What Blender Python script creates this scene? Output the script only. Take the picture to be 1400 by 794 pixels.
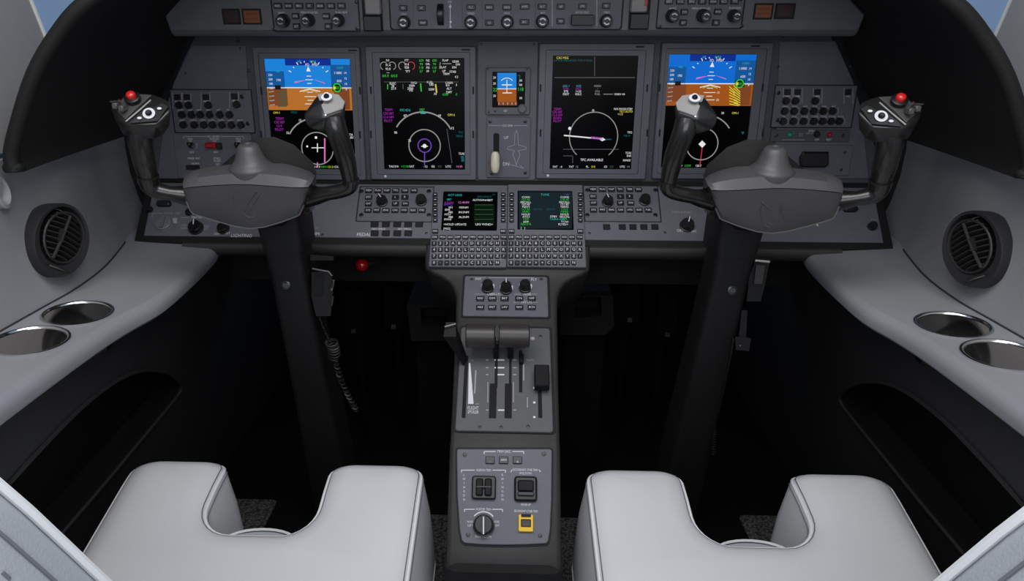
import bpy, bmesh, math, random
from mathutils import Vector, Matrix
from mathutils.geometry import tessellate_polygon

random.seed(7)
for _o in list(bpy.data.objects):
    bpy.data.objects.remove(_o, do_unlink=True)
SC = bpy.context.scene
COL = SC.collection

# ------------------------------------------------------------------ camera
IW, IH = 1400, 794
FPX, CXP, CYP = 970.0, 661.0, 397.0
PITCH, YAW, CAMZ = math.radians(20.0), math.radians(2.0), 1.12
cd = bpy.data.cameras.new('camera')
cam = bpy.data.objects.new('camera', cd)
COL.objects.link(cam)
cd.sensor_width = 36.0
cd.lens = FPX / IW * 36.0
cd.shift_x = (IW / 2 - CXP) / IW
cd.clip_start = 0.01
cam.location = (0, 0, CAMZ)
cam.rotation_euler = (math.pi / 2 - PITCH, 0, YAW)
SC.camera = cam

# ------------------------------------------------------------------ world, lights, exposure
wd = bpy.data.worlds.new('world')
SC.world = wd
wd.use_nodes = True
bg = wd.node_tree.nodes['Background']
bg.inputs[0].default_value = (0.135, 0.21, 0.33, 1)
bg.inputs[1].default_value = 1.0

def area(name, loc, target, sx, sy, power, col):
    l = bpy.data.lights.new(name, 'AREA')
    l.shape = 'RECTANGLE'; l.size = sx; l.size_y = sy
    l.energy = power; l.color = col
    o = bpy.data.objects.new(name, l); COL.objects.link(o)
    o.location = loc
    o.rotation_euler = (Vector(target) - Vector(loc)).to_track_quat('-Z', 'Y').to_euler()
    return o
area('overhead_dome_light', (0, 0.35, 1.95), (0, 1.0, 0.5), 1.3, 0.7, 15, (1.0, 0.975, 0.95))
area('rear_fill_light', (0, -0.9, 1.45), (0, 1.2, 0.85), 1.5, 1.0, 14, (1.0, 0.98, 0.96))  # added fill lamp behind the camera, softens the shadow on the panel

vs = SC.view_settings
vs.view_transform = 'Standard'; vs.look = 'None'; vs.gamma = 1.0; vs.exposure = 0.0
vs.use_curve_mapping = False

# ------------------------------------------------------------------ pixel rays
CM = Matrix.Rotation(YAW, 3, 'Z') @ Matrix.Rotation(math.pi / 2 - PITCH, 3, 'X')
CAM = Vector((0, 0, CAMZ))

def ray(px, py):
    return CM @ Vector(((px - CXP) / FPX, -(py - CYP) / FPX, -1.0))

def hit(px, py, p0, n):
    d = ray(px, py)
    t = (Vector(p0) - CAM).dot(n) / d.dot(n)
    return CAM + d * t

def hx(px, py, x): return hit(px, py, (x, 0, 0), Vector((1, 0, 0)))
def hy(px, py, y): return hit(px, py, (0, y, 0), Vector((0, 1, 0)))
def hz(px, py, z): return hit(px, py, (0, 0, z), Vector((0, 0, 1)))

class Frame:
    """a working plane: u right, v up along the surface, n towards the crew"""
    def __init__(s, origin, tilt):
        t = math.radians(tilt)      # 0 = vertical face, positive = top leans away
        s.o = Vector(origin); s.u = Vector((1, 0, 0))
        s.v = Vector((0, math.sin(t), math.cos(t)))
        s.n = s.u.cross(s.v)
        s.m = Matrix(((s.u.x, s.v.x, s.n.x, s.o.x), (s.u.y, s.v.y, s.n.y, s.o.y),
                      (s.u.z, s.v.z, s.n.z, s.o.z), (0, 0, 0, 1)))
    def at(s, px, py, w=0.0):
        p = hit(px, py, s.o + s.n * w, s.n) - s.o
        return Vector((p.dot(s.u), p.dot(s.v), w))

FP = Frame(hy(694, 150, 1.50), 2)        # main instrument panel
FG = Frame(hy(696, 25, 1.36), -4)        # glareshield face
_c = hy(694, 252, 1.475)
FC = Frame((0, _c.y, _c.z), 47)          # lower console, 43 deg from level
_a = hit(694, 370, FC.o, FC.n)
FD = Frame((0, _a.y, _a.z - .004), 58)   # pedestal, radio and thrust panels
_b = hit(690, 606, FD.o, FD.n)
FT = Frame((0, _b.y, _b.z), 45)          # pedestal, trim panel

# ------------------------------------------------------------------ materials
def lin(c):
    return tuple(((x / 255) / 12.92 if x / 255 <= 0.04045 else ((x / 255 + 0.055) / 1.055) ** 2.4) for x in c)

MATS = {}
def mat(name, rgb, rough=0.5, metal=0.0, var=0.0, vscale=40, bump=0.0, bscale=400, spec=0.5, coat=0.0):
    m = bpy.data.materials.new(name); m.use_nodes = True
    nt = m.node_tree; b = nt.nodes['Principled BSDF']
    c = tuple(rgb) + (1,)
    b.inputs['Base Color'].default_value = c
    b.inputs['Roughness'].default_value = rough
    b.inputs['Metallic'].default_value = metal
    b.inputs['Specular IOR Level'].default_value = spec
    b.inputs['Coat Weight'].default_value = coat
    tc = nt.nodes.new('ShaderNodeTexCoord')
    if var:
        nz = nt.nodes.new('ShaderNodeTexNoise'); nz.inputs['Scale'].default_value = vscale
        nz.inputs['Detail'].default_value = 4
        rp = nt.nodes.new('ShaderNodeMapRange')
        rp.inputs['From Min'].default_value = 0.3; rp.inputs['From Max'].default_value = 0.7
        rp.inputs['To Min'].default_value = 1 - var; rp.inputs['To Max'].default_value = 1 + var
        mx = nt.nodes.new('ShaderNodeMix'); mx.data_type = 'RGBA'; mx.blend_type = 'MULTIPLY'
        mx.inputs['Factor'].default_value = 1.0
        mx.inputs[6].default_value = c
        nt.links.new(tc.outputs['Object'], nz.inputs['Vector'])
        nt.links.new(nz.outputs['Fac'], rp.inputs['Value'])
        nt.links.new(rp.outputs['Result'], mx.inputs[7])
        nt.links.new(mx.outputs[2], b.inputs['Base Color'])
    if bump:
        n2 = nt.nodes.new('ShaderNodeTexNoise'); n2.inputs['Scale'].default_value = bscale
        n2.inputs['Detail'].default_value = 3
        bp = nt.nodes.new('ShaderNodeBump'); bp.inputs['Strength'].default_value = bump
        bp.inputs['Distance'].default_value = 0.002
        nt.links.new(tc.outputs['Object'], n2.inputs['Vector'])
        nt.links.new(n2.outputs['Fac'], bp.inputs['Height'])
        nt.links.new(bp.outputs['Normal'], b.inputs['Normal'])
    MATS[name] = m
    return m

def emis(name, srgb, k=1.0):
    m = bpy.data.materials.new(name); m.use_nodes = True
    b = m.node_tree.nodes['Principled BSDF']
    b.inputs['Base Color'].default_value = (0.002, 0.002, 0.002, 1)
    b.inputs['Roughness'].default_value = 0.25
    b.inputs['Specular IOR Level'].default_value = 0.06
    b.inputs['Emission Color'].default_value = lin(srgb) + (1,)
    b.inputs['Emission Strength'].default_value = k
    MATS[name] = m
    return m

mat('panel', (0.110, 0.115, 0.135), 0.55, var=0.06, bump=0.12, bscale=900)
mat('panel_dark', (0.062, 0.066, 0.078), 0.55, var=0.06, bump=0.1, bscale=900)
mat('console', (0.118, 0.121, 0.143), 0.55, var=0.05, bump=0.1, bscale=900)
mat('bezel', (0.106, 0.111, 0.133), 0.45, var=0.05)
mat('shield_grey', (0.128, 0.128, 0.136), 0.6, var=0.05, bump=0.1, bscale=700)
mat('pedestal_body', (0.030, 0.029, 0.028), 0.6, var=0.08, bump=0.15, bscale=800)
mat('gap_black', (0.004, 0.004, 0.005), 0.7)
mat('hood_black', (0.014, 0.014, 0.014), 0.85, var=0.1, bump=0.1, spec=0.25)
mat('hood_rim', (0.0046, 0.0045, 0.0045), 0.7, var=0.1, bump=0.2, spec=0.4)
mat('key_black', (0.012, 0.012, 0.016), 0.35)
mat('knob_black', (0.008, 0.008, 0.010), 0.35)
mat('switch_black', (0.009, 0.009, 0.010), 0.4)
mat('screw', (0.05, 0.05, 0.055), 0.4, metal=0.4)
mat('line_grey', (0.17, 0.17, 0.19), 0.5)
mat('legend_white', (0.72, 0.72, 0.76), 0.6)
mat('legend_grey', (0.33, 0.33, 0.36), 0.6)
mat('yoke_grey', (0.074, 0.072, 0.074), 0.42, var=0.05, bump=0.08, bscale=900)
mat('yoke_black', (0.014, 0.0135, 0.013), 0.27, var=0.08, coat=0.25)
mat('yoke_head', (0.016, 0.016, 0.016), 0.28, coat=0.2)
mat('yoke_plate', (0.30, 0.295, 0.285), 0.38)
mat('yoke_plate_dark', (0.070, 0.068, 0.068), 0.35)
mat('chrome', (0.75, 0.74, 0.72), 0.15, metal=1.0)
mat('column_black', (0.009, 0.009, 0.0095), 0.6, var=0.08)
mat('red_button', (0.62, 0.018, 0.016), 0.3, coat=0.4)
mat('red_knob', (0.42, 0.004, 0.008), 0.2, coat=0.6)
mat('red_guard', (0.36, 0.012, 0.012), 0.35)
mat('green_mark', (0.02, 0.30, 0.16), 0.4)
mat('amber_lens', (0.24, 0.062, 0.012), 0.3, var=0.12, vscale=90)
mat('amber_mark', (0.055, 0.018, 0.006), 0.4)
mat('dim_red_lens', (0.040, 0.016, 0.016), 0.3)
mat('yellow', (0.85, 0.53, 0.008), 0.4)
mat('cream', (0.72, 0.66, 0.52), 0.35)
mat('wall_leather', (0.29, 0.295, 0.31), 0.5, var=0.04, vscale=12, bump=0.15, bscale=700)
mat('pillar_cloth', (0.36, 0.355, 0.35), 0.7, var=0.03, bump=0.1, bscale=900)
mat('frame_white', (0.82, 0.82, 0.80), 0.4)
mat('edge_trim', (0.15, 0.148, 0.15), 0.4)
mat('seam_dark', (0.03, 0.03, 0.035), 0.7)
mat('lower_panel', (0.019, 0.019, 0.020), 0.7, var=0.08)
mat('pocket_black', (0.007, 0.007, 0.007), 0.9, spec=0.15)
mat('seat_leather', (0.72, 0.72, 0.73), 0.45, var=0.025, vscale=9, bump=0.12, bscale=600)
mat('seat_piping', (0.84, 0.84, 0.84), 0.4)
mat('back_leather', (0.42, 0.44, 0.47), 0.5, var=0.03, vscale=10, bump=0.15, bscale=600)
mat('stitch', (0.16, 0.165, 0.18), 0.6)
mat('seat_base', (0.012, 0.012, 0.012), 0.5)
mat('vent_grey', (0.019, 0.019, 0.021), 0.45)
mat('vent_slat', (0.02, 0.02, 0.021), 0.4)
mat('vent_inside', (0.003, 0.003, 0.003), 0.8)
mat('cup_steel', (0.62, 0.56, 0.50), 0.09, metal=1.0)
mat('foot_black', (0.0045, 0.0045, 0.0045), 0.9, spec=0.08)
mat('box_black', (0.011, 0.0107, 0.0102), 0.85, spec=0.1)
mat('metal_dull', (0.10, 0.10, 0.10), 0.4, metal=0.8)
mat('glint_tip', (0.035, 0.034, 0.033), 0.5, metal=0.5)  # tone for the modelled glints on the rudder pedals
mat('cord', (0.009, 0.009, 0.009), 0.45)
mat('slot', (0.002, 0.002, 0.0025), 0.8)
mat('lever_black', (0.0065, 0.0065, 0.007), 0.6, spec=0.25)
mat('lever_bronze', (0.038, 0.032, 0.030), 0.38)
mat('quadrant', (0.092, 0.094, 0.098), 0.5, var=0.05)
mat('clear_cover', (0.22, 0.20, 0.19), 0.25)
mat('silver_knob', (0.20, 0.20, 0.20), 0.35, metal=0.3)

# carpet: speckled loop pile
m = bpy.data.materials.new('carpet'); m.use_nodes = True; MATS['carpet'] = m
nt = m.node_tree; b = nt.nodes['Principled BSDF']; b.inputs['Roughness'].default_value = 0.95
tc = nt.nodes.new('ShaderNodeTexCoord')
vo = nt.nodes.new('ShaderNodeTexVoronoi'); vo.inputs['Scale'].default_value = 150
rp = nt.nodes.new('ShaderNodeValToRGB')
rp.color_ramp.elements[0].color = (0.13, 0.127, 0.12, 1); rp.color_ramp.elements[1].color = (0.022, 0.022, 0.022, 1)
rp.color_ramp.elements[0].position = 0.1; rp.color_ramp.elements[1].position = 0.75
bp = nt.nodes.new('ShaderNodeBump'); bp.inputs['Strength'].default_value = 0.8; bp.inputs['Distance'].default_value = 0.004
bp.invert = True
nt.links.new(tc.outputs['Object'], vo.inputs['Vector']); nt.links.new(vo.outputs['Distance'], rp.inputs['Fac'])
nt.links.new(rp.outputs['Color'], b.inputs['Base Color']); nt.links.new(vo.outputs['Distance'], bp.inputs['Height'])
nt.links.new(bp.outputs['Normal'], b.inputs['Normal'])
# window glass
m = bpy.data.materials.new('glass'); m.use_nodes = True; MATS['glass'] = m
b = m.node_tree.nodes['Principled BSDF']
b.inputs['Base Color'].default_value = (0.97, 0.98, 1, 1); b.inputs['Transmission Weight'].default_value = 1
b.inputs['Roughness'].default_value = 0.0; b.inputs['IOR'].default_value = 1.1

mat('screen_black', (0.0015, 0.0015, 0.002), 0.25, spec=0.06)
emis('e_white', (225, 225, 228)); emis('e_grey', (140, 142, 140)); emis('e_dgrey', (72, 74, 76))
emis('e_green', (40, 190, 50)); emis('e_dgreen', (5, 24, 9)); emis('e_cyan', (40, 165, 165))
emis('e_teal', (12, 88, 90)); emis('e_magenta', (150, 40, 160)); emis('e_pink', (215, 110, 190))
emis('e_yellow', (215, 205, 60)); emis('e_sky', (26, 128, 215)); emis('e_navy', (12, 44, 140))
emis('e_tape', (18, 84, 150)); emis('e_brown', (178, 108, 42)); emis('e_dbrown', (122, 66, 34))
emis('e_skyr', (14, 104, 205)); emis('e_brownr', (156, 82, 22)); emis('e_violet', (110, 70, 190))
emis('e_red', (190, 50, 60)); emis('e_tgreen', (62, 88, 64)); emis('e_darkteal', (24, 36, 40))

# ------------------------------------------------------------------ mesh builder
_text_cache = {}
def text_geo(s):
    if s not in _text_cache:
        c = bpy.data.curves.new('t', 'FONT'); c.body = s; c.size = 1.0
        c.resolution_u = 2; c.align_x = 'CENTER'; c.align_y = 'CENTER'
        o = bpy.data.objects.new('t', c); COL.objects.link(o)
        dg = bpy.context.evaluated_depsgraph_get()
        me = o.evaluated_get(dg).to_mesh()
        vv = [(v.co.x, v.co.y) for v in me.vertices]; ff = [tuple(p.vertices) for p in me.polygons]
        o.evaluated_get(dg).to_mesh_clear()
        bpy.data.objects.remove(o); bpy.data.curves.remove(c)
        if vv:
            xs = [v[0] for v in vv]; ys = [v[1] for v in vv]
            cx, cy = (min(xs) + max(xs)) / 2, (min(ys) + max(ys)) / 2
            w, h = max(xs) - min(xs), max(max(ys) - min(ys), 1e-6)
        else:
            cx = cy = 0; w = h = 1
        _text_cache[s] = (vv, ff, cx, cy, w, h)
    return _text_cache[s]

def rrect(cx, cy, sx, sy, r, k=3):
    r = min(r, sx / 2 - 1e-6, sy / 2 - 1e-6)
    out = []
    for qx, qy, a0 in ((1, 1, 0), (-1, 1, 90), (-1, -1, 180), (1, -1, 270)):
        for i in range(k + 1):
            a = math.radians(a0 + 90 * i / k)
            out.append((cx + qx * (sx / 2 - r) + r * math.cos(a), cy + qy * (sy / 2 - r) + r * math.sin(a)))
    return out

def offset_poly(pts, d):
    """inward offset of a ccw polygon by its vertex normals"""
    n = len(pts); out = []
    for i in range(n):
        p, a, q = Vector(pts[i - 1]), Vector(pts[i]), Vector(pts[(i + 1) % n])
        e1 = (a - p); e2 = (q - a)
        if e1.length < 1e-9: e1 = e2
        if e2.length < 1e-9: e2 = e1
        e1.normalize(); e2.normalize()
        n1 = Vector((-e1.y, e1.x)); n2 = Vector((-e2.y, e2.x))
        b = n1 + n2
        b = b / max(b.length, 1e-6)
        k = 1 / max(b.dot(n1), 0.5)
        out.append((a.x + b.x * d * k, a.y + b.y * d * k))
    return out

def resample(pts, n):
    P = [Vector(p) for p in pts]
    L = [0]
    for i in range(1, len(P)): L.append(L[-1] + (P[i] - P[i - 1]).length)
    out = []
    for k in range(n):
        t = L[-1] * k / (n - 1)
        i = max(j for j in range(len(L)) if L[j] <= t + 1e-9)
        i = min(i, len(P) - 2)
        f = (t - L[i]) / max(L[i + 1] - L[i], 1e-9)
        out.append(P[i].lerp(P[i + 1], f))
    return out

def catmull(pts, sub=4, closed=False):
    P = [Vector(p) for p in pts]; n = len(P); out = []
    rng = range(n if closed else n - 1)
    for i in rng:
        if closed: p0, p1, p2, p3 = P[(i - 1) % n], P[i], P[(i + 1) % n], P[(i + 2) % n]
        else: p0, p1, p2, p3 = P[max(i - 1, 0)], P[i], P[i + 1], P[min(i + 2, n - 1)]
        for k in range(sub):
            t = k / sub
            out.append(0.5 * ((2 * p1) + (p2 - p0) * t + (2 * p0 - 5 * p1 + 4 * p2 - p3) * t * t + (3 * p1 - p0 - 3 * p2 + p3) * t ** 3))
    if not closed: out.append(P[-1].copy())
    return out

class MB:
    def __init__(s): s.v = []; s.f = []; s.m = []
    def add(s, vs_, fs, mi=0):
        b = len(s.v); s.v += [tuple(v) for v in vs_]
        for f in fs: s.f.append(tuple(b + i for i in f)); s.m.append(mi)
        return s
    def box(s, c, size, mi=0):
        x, y, z = c; a, b, d = size[0] / 2, size[1] / 2, size[2] / 2
        V = [(x + i * a, y + j * b, z + k * d) for k in (-1, 1) for j in (-1, 1) for i in (-1, 1)]
        return s.add(V, [(0, 2, 3, 1), (4, 5, 7, 6), (0, 1, 5, 4), (2, 6, 7, 3), (0, 4, 6, 2), (1, 3, 7, 5)], mi)
    def prism(s, pts, z0, z1, ch=0.0, mi=0, back=True):
        n = len(pts)
        rings = [[(p[0], p[1], z0) for p in pts]]
        if ch:
            rings.append([(p[0], p[1], z1 - ch) for p in pts])
            rings.append([(p[0], p[1], z1) for p in offset_poly(pts, ch)])
        else:
            rings.append([(p[0], p[1], z1) for p in pts])
        V = [v for r in rings for v in r]; Fs = []
        for k in range(len(rings) - 1):
            for i in range(n):
                j = (i + 1) % n
                Fs.append((k * n + i, k * n + j, (k + 1) * n + j, (k + 1) * n + i))
        top = len(rings) - 1
        tri = tessellate_polygon([[Vector(v) for v in rings[top]]])
        for t in tri: Fs.append(tuple(top * n + i for i in _ccw(t, rings[top])))
        if back:
            for t in tri: Fs.append(tuple(reversed(_ccw(t, rings[top]))))
        return s.add(V, Fs, mi)
    def rbox(s, cx, cy, sx, sy, z0, z1, r=0.002, ch=0.0, mi=0, k=3):
        return s.prism(rrect(cx, cy, sx, sy, r, k), z0, z1, ch, mi)
    def hollow(s, outer, inner, z0, z1, ch=0.0, mi=0, depth=None):
        """plate z0..z1 with a hole; hole walls go down to depth"""
        n, k = len(outer), len(inner)
        depth = z0 if depth is None else depth
        top_o = offset_poly(outer, ch) if ch else outer
        V = [(p[0], p[1], z1) for p in top_o] + [(p[0], p[1], z1) for p in inner]
        tri = tessellate_polygon([[Vector((p[0], p[1], 0)) for p in top_o], [Vector((p[0], p[1], 0)) for p in inner]])
        Fs = [_ccw(t, V) for t in tri]
        b = len(V)
        V += [(p[0], p[1], z1 - ch) for p in outer] + [(p[0], p[1], z0) for p in outer] + [(p[0], p[1], depth) for p in inner]
        for i in range(n):
            j = (i + 1) % n
            Fs.append((b + i, b + j, j, i)); Fs.append((b + n + i, b + n + j, b + j, b + i))
        c = b + 2 * n
        for i in range(k):
            j = (i + 1) % k
            Fs.append((n + i, n + j, c + j, c + i))
        return s.add(V, Fs, mi)
    def lathe(s, prof, c=(0, 0, 0), n=24, mi=0, axis=None, sx=1.0, sy=1.0):
        V = []; Fs = []; m_ = Matrix.Identity(3)
        if axis is not None: m_ = Vector(axis).to_track_quat('Z', 'Y').to_matrix()
        c = Vector(c)
        for r, z in prof:
            for i in range(n):
                a = 2 * math.pi * i / n
                V.append(c + m_ @ Vector((r * sx * math.cos(a), r * sy * math.sin(a), z)))
        for k in range(len(prof) - 1):
            for i in range(n):
                j = (i + 1) % n
                Fs.append((k * n + i, k * n + j, (k + 1) * n + j, (k + 1) * n + i))
        if prof[0][0] > 1e-6: Fs.append(tuple(reversed(range(n))))
        if prof[-1][0] > 1e-6: Fs.append(tuple(range((len(prof) - 1) * n, len(prof) * n)))
        return s.add(V, Fs, mi)
    def tube(s, path, rad, n=10, closed=False, mi=0, flat=None):
        P = [Vector(p) for p in path]; N = len(P)
        R = rad if isinstance(rad, (list, tuple)) else [rad] * N
        V = []; Fs = []; up = None
        for i in range(N):
            t = (P[(i + 1) % N] - P[i - 1]) if closed else (P[min(i + 1, N - 1)] - P[max(i - 1, 0)])
            t.normalize()
            if up is None:
                up = Vector((0, 0, 1)) if abs(t.z) < 0.9 else Vector((0, 1, 0))
            a = t.cross(up)
            if a.length < 1e-6: a = t.cross(Vector((1, 0, 0)))
            a.normalize(); b = a.cross(t); up = b
            for k in range(n):
                q = 2 * math.pi * k / n
                V.append(P[i] + a * (R[i] * math.cos(q)) + b * (R[i] * math.sin(q) * (flat or 1)))
        for i in range(N if closed else N - 1):
            i2 = (i + 1) % N
            for k in range(n):
                k2 = (k + 1) % n
                Fs.append((i * n + k, i * n + k2, i2 * n + k2, i2 * n + k))
        if not closed:
            Fs.append(tuple(reversed(range(n)))); Fs.append(tuple(range((N - 1) * n, N * n)))
        return s.add(V, Fs, mi)
    def loft(s, rows, closed=False, caps=False, loop=False, mi=0):
        """rows of equal length; closed joins row ends, loop joins last row to first"""
        n = len(rows[0]); V = [v for r in rows for v in r]; Fs = []
        R = len(rows)
        for k in range(R if loop else R - 1):
            k2 = (k + 1) % R
            for i in range(n if closed else n - 1):
                j = (i + 1) % n
                Fs.append((k * n + i, k * n + j, k2 * n + j, k2 * n + i))
        if caps and closed:
            Fs.append(tuple(reversed(range(n)))); Fs.append(tuple(range((R - 1) * n, R * n)))
        if caps and loop:
            Fs.append(tuple(k * n for k in range(R))); Fs.append(tuple(k * n + n - 1 for k in reversed(range(R))))
        return s.add(V, Fs, mi)
    def hull(s, pts, mi=0):
        bm = bmesh.new()
        for p in pts: bm.verts.new(p)
        r = bmesh.ops.convex_hull(bm, input=bm.verts[:])
        used = set(v for f in bm.faces for v in f.verts)
        bm.verts.index_update()
        V = [v.co.copy() for v in bm.verts]; Fs = [tuple(v.index for v in f.verts) for f in bm.faces]
        bm.free()
        return s.add(V, Fs, mi)
    def ring(s, c, r0, r1, n=24, a0=0, a1=360, mi=0):
        full = abs(a1 - a0) >= 360; V = []; Fs = []
        k = n if full else n + 1
        for i in range(k):
            a = math.radians(a0 + (a1 - a0) * i / n)
            V += [(c[0] + r0 * math.cos(a), c[1] + r0 * math.sin(a), c[2]), (c[0] + r1 * math.cos(a), c[1] + r1 * math.sin(a), c[2])]
        for i in range(n):
            j = (i + 1) % k
            Fs.append((2 * i, 2 * i + 1, 2 * j + 1, 2 * j))
        return s.add(V, Fs, mi)
    def quad(s, a, b, c, d, mi=0): return s.add([a, b, c, d], [(0, 1, 2, 3)], mi)
    def stroke(s, a, b, w, mi=0):
        a, b = Vector(a), Vector(b); d = (b - a); d.z = 0
        if d.length < 1e-9: return s
        d.normalize(); q = Vector((-d.y, d.x, 0)) * (w / 2)
        return s.add([a - q, b - q, b + q, a + q], [(0, 1, 2, 3)], mi)
    def text(s, t, c, h, mi=0, maxw=None):
        vv, ff, cx, cy, w, hh = text_geo(t)
        k = h / 0.70
        kx = k * 0.95
        if maxw and w * kx > maxw: kx = maxw / w
        return s.add([(c[0] + (x - cx) * kx, c[1] + (y - cy) * k, c[2]) for x, y in vv], ff, mi)
    def mirror(s):
        s.v = [(-x, y, z) for x, y, z in s.v]; s.f = [tuple(reversed(f)) for f in s.f]; return s
    def mesh(s, name, mats, smooth=35):
        me = bpy.data.meshes.new(name)
        me.from_pydata([tuple(v) for v in s.v], [], s.f)
        for m_ in ([mats] if isinstance(mats, str) else mats): me.materials.append(MATS[m_])
        if len(me.materials) > 1: me.polygons.foreach_set('material_index', s.m)
        if smooth:
            me.polygons.foreach_set('use_smooth', [True] * len(me.polygons))
            me.set_sharp_from_angle(angle=math.radians(smooth))
        me.update()
        return me

def _ccw(t, V):
    a, b, c = (V[i] for i in t)
    if (b[0] - a[0]) * (c[1] - a[1]) - (b[1] - a[1]) * (c[0] - a[0]) < 0: return (t[0], t[2], t[1])
    return tuple(t)

def fix_normals(me):
    bm = bmesh.new(); bm.from_mesh(me); bmesh.ops.recalc_face_normals(bm, faces=bm.faces); bm.to_mesh(me); bm.free()

def link(name, me, parent=None, loc=(0, 0, 0)):
    o = bpy.data.objects.new(name, me); COL.objects.link(o)
    if parent is not None: o.parent = parent
    o.location = loc
    return o

def tag(o, label=None, cat=None, group=None, kind=None):
    if label: o['label'] = label
    if cat: o['category'] = cat
    if group: o['group'] = group
    if kind: o['kind'] = kind
    return o

class T:
    """a thing: an Empty that parents its parts; geometry is given in the thing's own frame"""
    def __init__(s, name, label, cat, fr=None, px=None, py=None, loc=None, group=None, kind=None):
        s.o = bpy.data.objects.new(name, None); COL.objects.link(s.o); s.o.empty_display_size = 0.05
        s.fr = fr
        if fr is not None:
            p = fr.at(px, py); s.off = Vector((p.x, p.y, 0))
            s.o.matrix_world = fr.m @ Matrix.Translation(s.off)
        else:
            s.off = Vector(loc); s.o.location = loc
        tag(s.o, label, cat, group, kind)
        s.cache = {}
    def at(s, px, py, w=0.0):
        p = s.fr.at(px, py, w) - s.off
        return Vector((p.x, p.y, w))
    def px(s, px, py, w=0.0):
        """metres per pixel on the surface at that pixel: (across, up)"""
        a = s.at(px, py, w); return ((s.at(px + 1, py, w) - a).x, (s.at(px, py - 1, w) - a).y)
    def rect(s, x0, y0, x1, y1, w=0.0):
        a, b, c, d = s.at(x0, y0, w), s.at(x1, y0, w), s.at(x1, y1, w), s.at(x0, y1, w)
        u0, u1, v0, v1 = (a.x + d.x) / 2, (b.x + c.x) / 2, (c.y + d.y) / 2, (a.y + b.y) / 2
        return ((u0 + u1) / 2, (v0 + v1) / 2, u1 - u0, v1 - v0)
    def part(s, name, mb, mats, parent=None, smooth=35, recalc=False, label=None, world=False, kind=None):
        if world: mb.v = [tuple(Vector(v) - s.off) for v in mb.v]
        me = mb.mesh(name, mats, smooth)
        if recalc: fix_normals(me)
        o = link(name, me, parent or s.o)
        if label: o['label'] = label
        if kind: o['kind'] = kind
        return o
    def shared(s, name, key, build, mats, loc, parent=None, smooth=35, label=None):
        if key not in s.cache: s.cache[key] = build().mesh(name, mats, smooth)
        o = link(name, s.cache[key], parent or s.o, loc)
        if label: o['label'] = label
        return o
    # ---- panel furniture
    def plate(s, name, x0, y0, x1, y1, w0, w1, r, ch, m_, parent=None):
        cx, cy, sx, sy = s.rect(x0, y0, x1, y1, w1)
        return s.part(name, MB().rbox(cx, cy, sx, sy, w0, w1, r, ch), m_, parent)
    def button(s, px, py, wp, hp, h=0.004, base=0.0, m_='key_black', name='button', r=0.0012):
        kx, ky = s.px(px, py, base + h); sx, sy = wp * kx, hp * ky
        key = ('b', round(sx, 4), round(sy, 4), h, m_, name)
        p = s.at(px, py, base + h)
        return s.shared(name, key, lambda: MB().rbox(0, 0, sx, sy, -h, 0, r, min(0.0008, h / 3)), m_, p)
    def knob(s, px, py, rp, h=0.014, base=0.0, m_='knob_black', ang=None, name='knob', cap=None):
        """fluted rotary knob; px is the cap centre"""
        kx, ky = s.px(px, py, base + h); r = rp * kx
        p = s.at(px, py, base + h)
        key = ('k', round(r, 4), h, m_, ang is not None)
        def bld():
            mb = MB(); n = 20
            pr = [(r * 1.12, -h), (r * 1.12, -h * .75), (r, -h * .72), (r * .96, -h * .12), (r * .84, 0), (0, 0)]
            V = []; Fs = []
            for q, z in pr:
                for i in range(n):
                    rr = q * (0.95 if (i % 2 and 0.02 < q) else 1); a = 2 * math.pi * i / n
                    V.append((rr * math.cos(a), rr * math.sin(a), z))
            for k in range(len(pr) - 1):
                for i in range(n):
                    j = (i + 1) % n; Fs.append((k * n + i, k * n + j, (k + 1) * n + j, (k + 1) * n + i))
            mb.add(V, Fs)
            if ang is not None: mb.box((0, 0, h * .08), (r * .42, r * 1.9, h * .3))
            return mb
        o = s.shared(name, key, bld, m_, p, smooth=30)
        if ang is not None:
            o.rotation_euler = (0, 0, math.radians(ang))
            kk = ('kp', round(r, 4))
            s.shared('pointer', kk, lambda: MB().stroke((0, 0, 0), (0, r * .95, 0), r * .16), 'legend_white', (0, 0, h * .25), parent=o)
        return o
    def screw(s, px, py, rp=2.2, base=0.0, m_='screw'):
        kx, ky = s.px(px, py, base); r = rp * kx
        def bld():
            mb = MB().lathe([(r, -0.002), (r, .0006), (r * .7, .001), (0, .001)], n=10)
            mb.box((0, 0, .0011), (r * 1.3, r * .25, .0004)); return mb
        return s.shared('screw', ('s', round(r, 4), m_), bld, m_, s.at(px, py, base))

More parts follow.
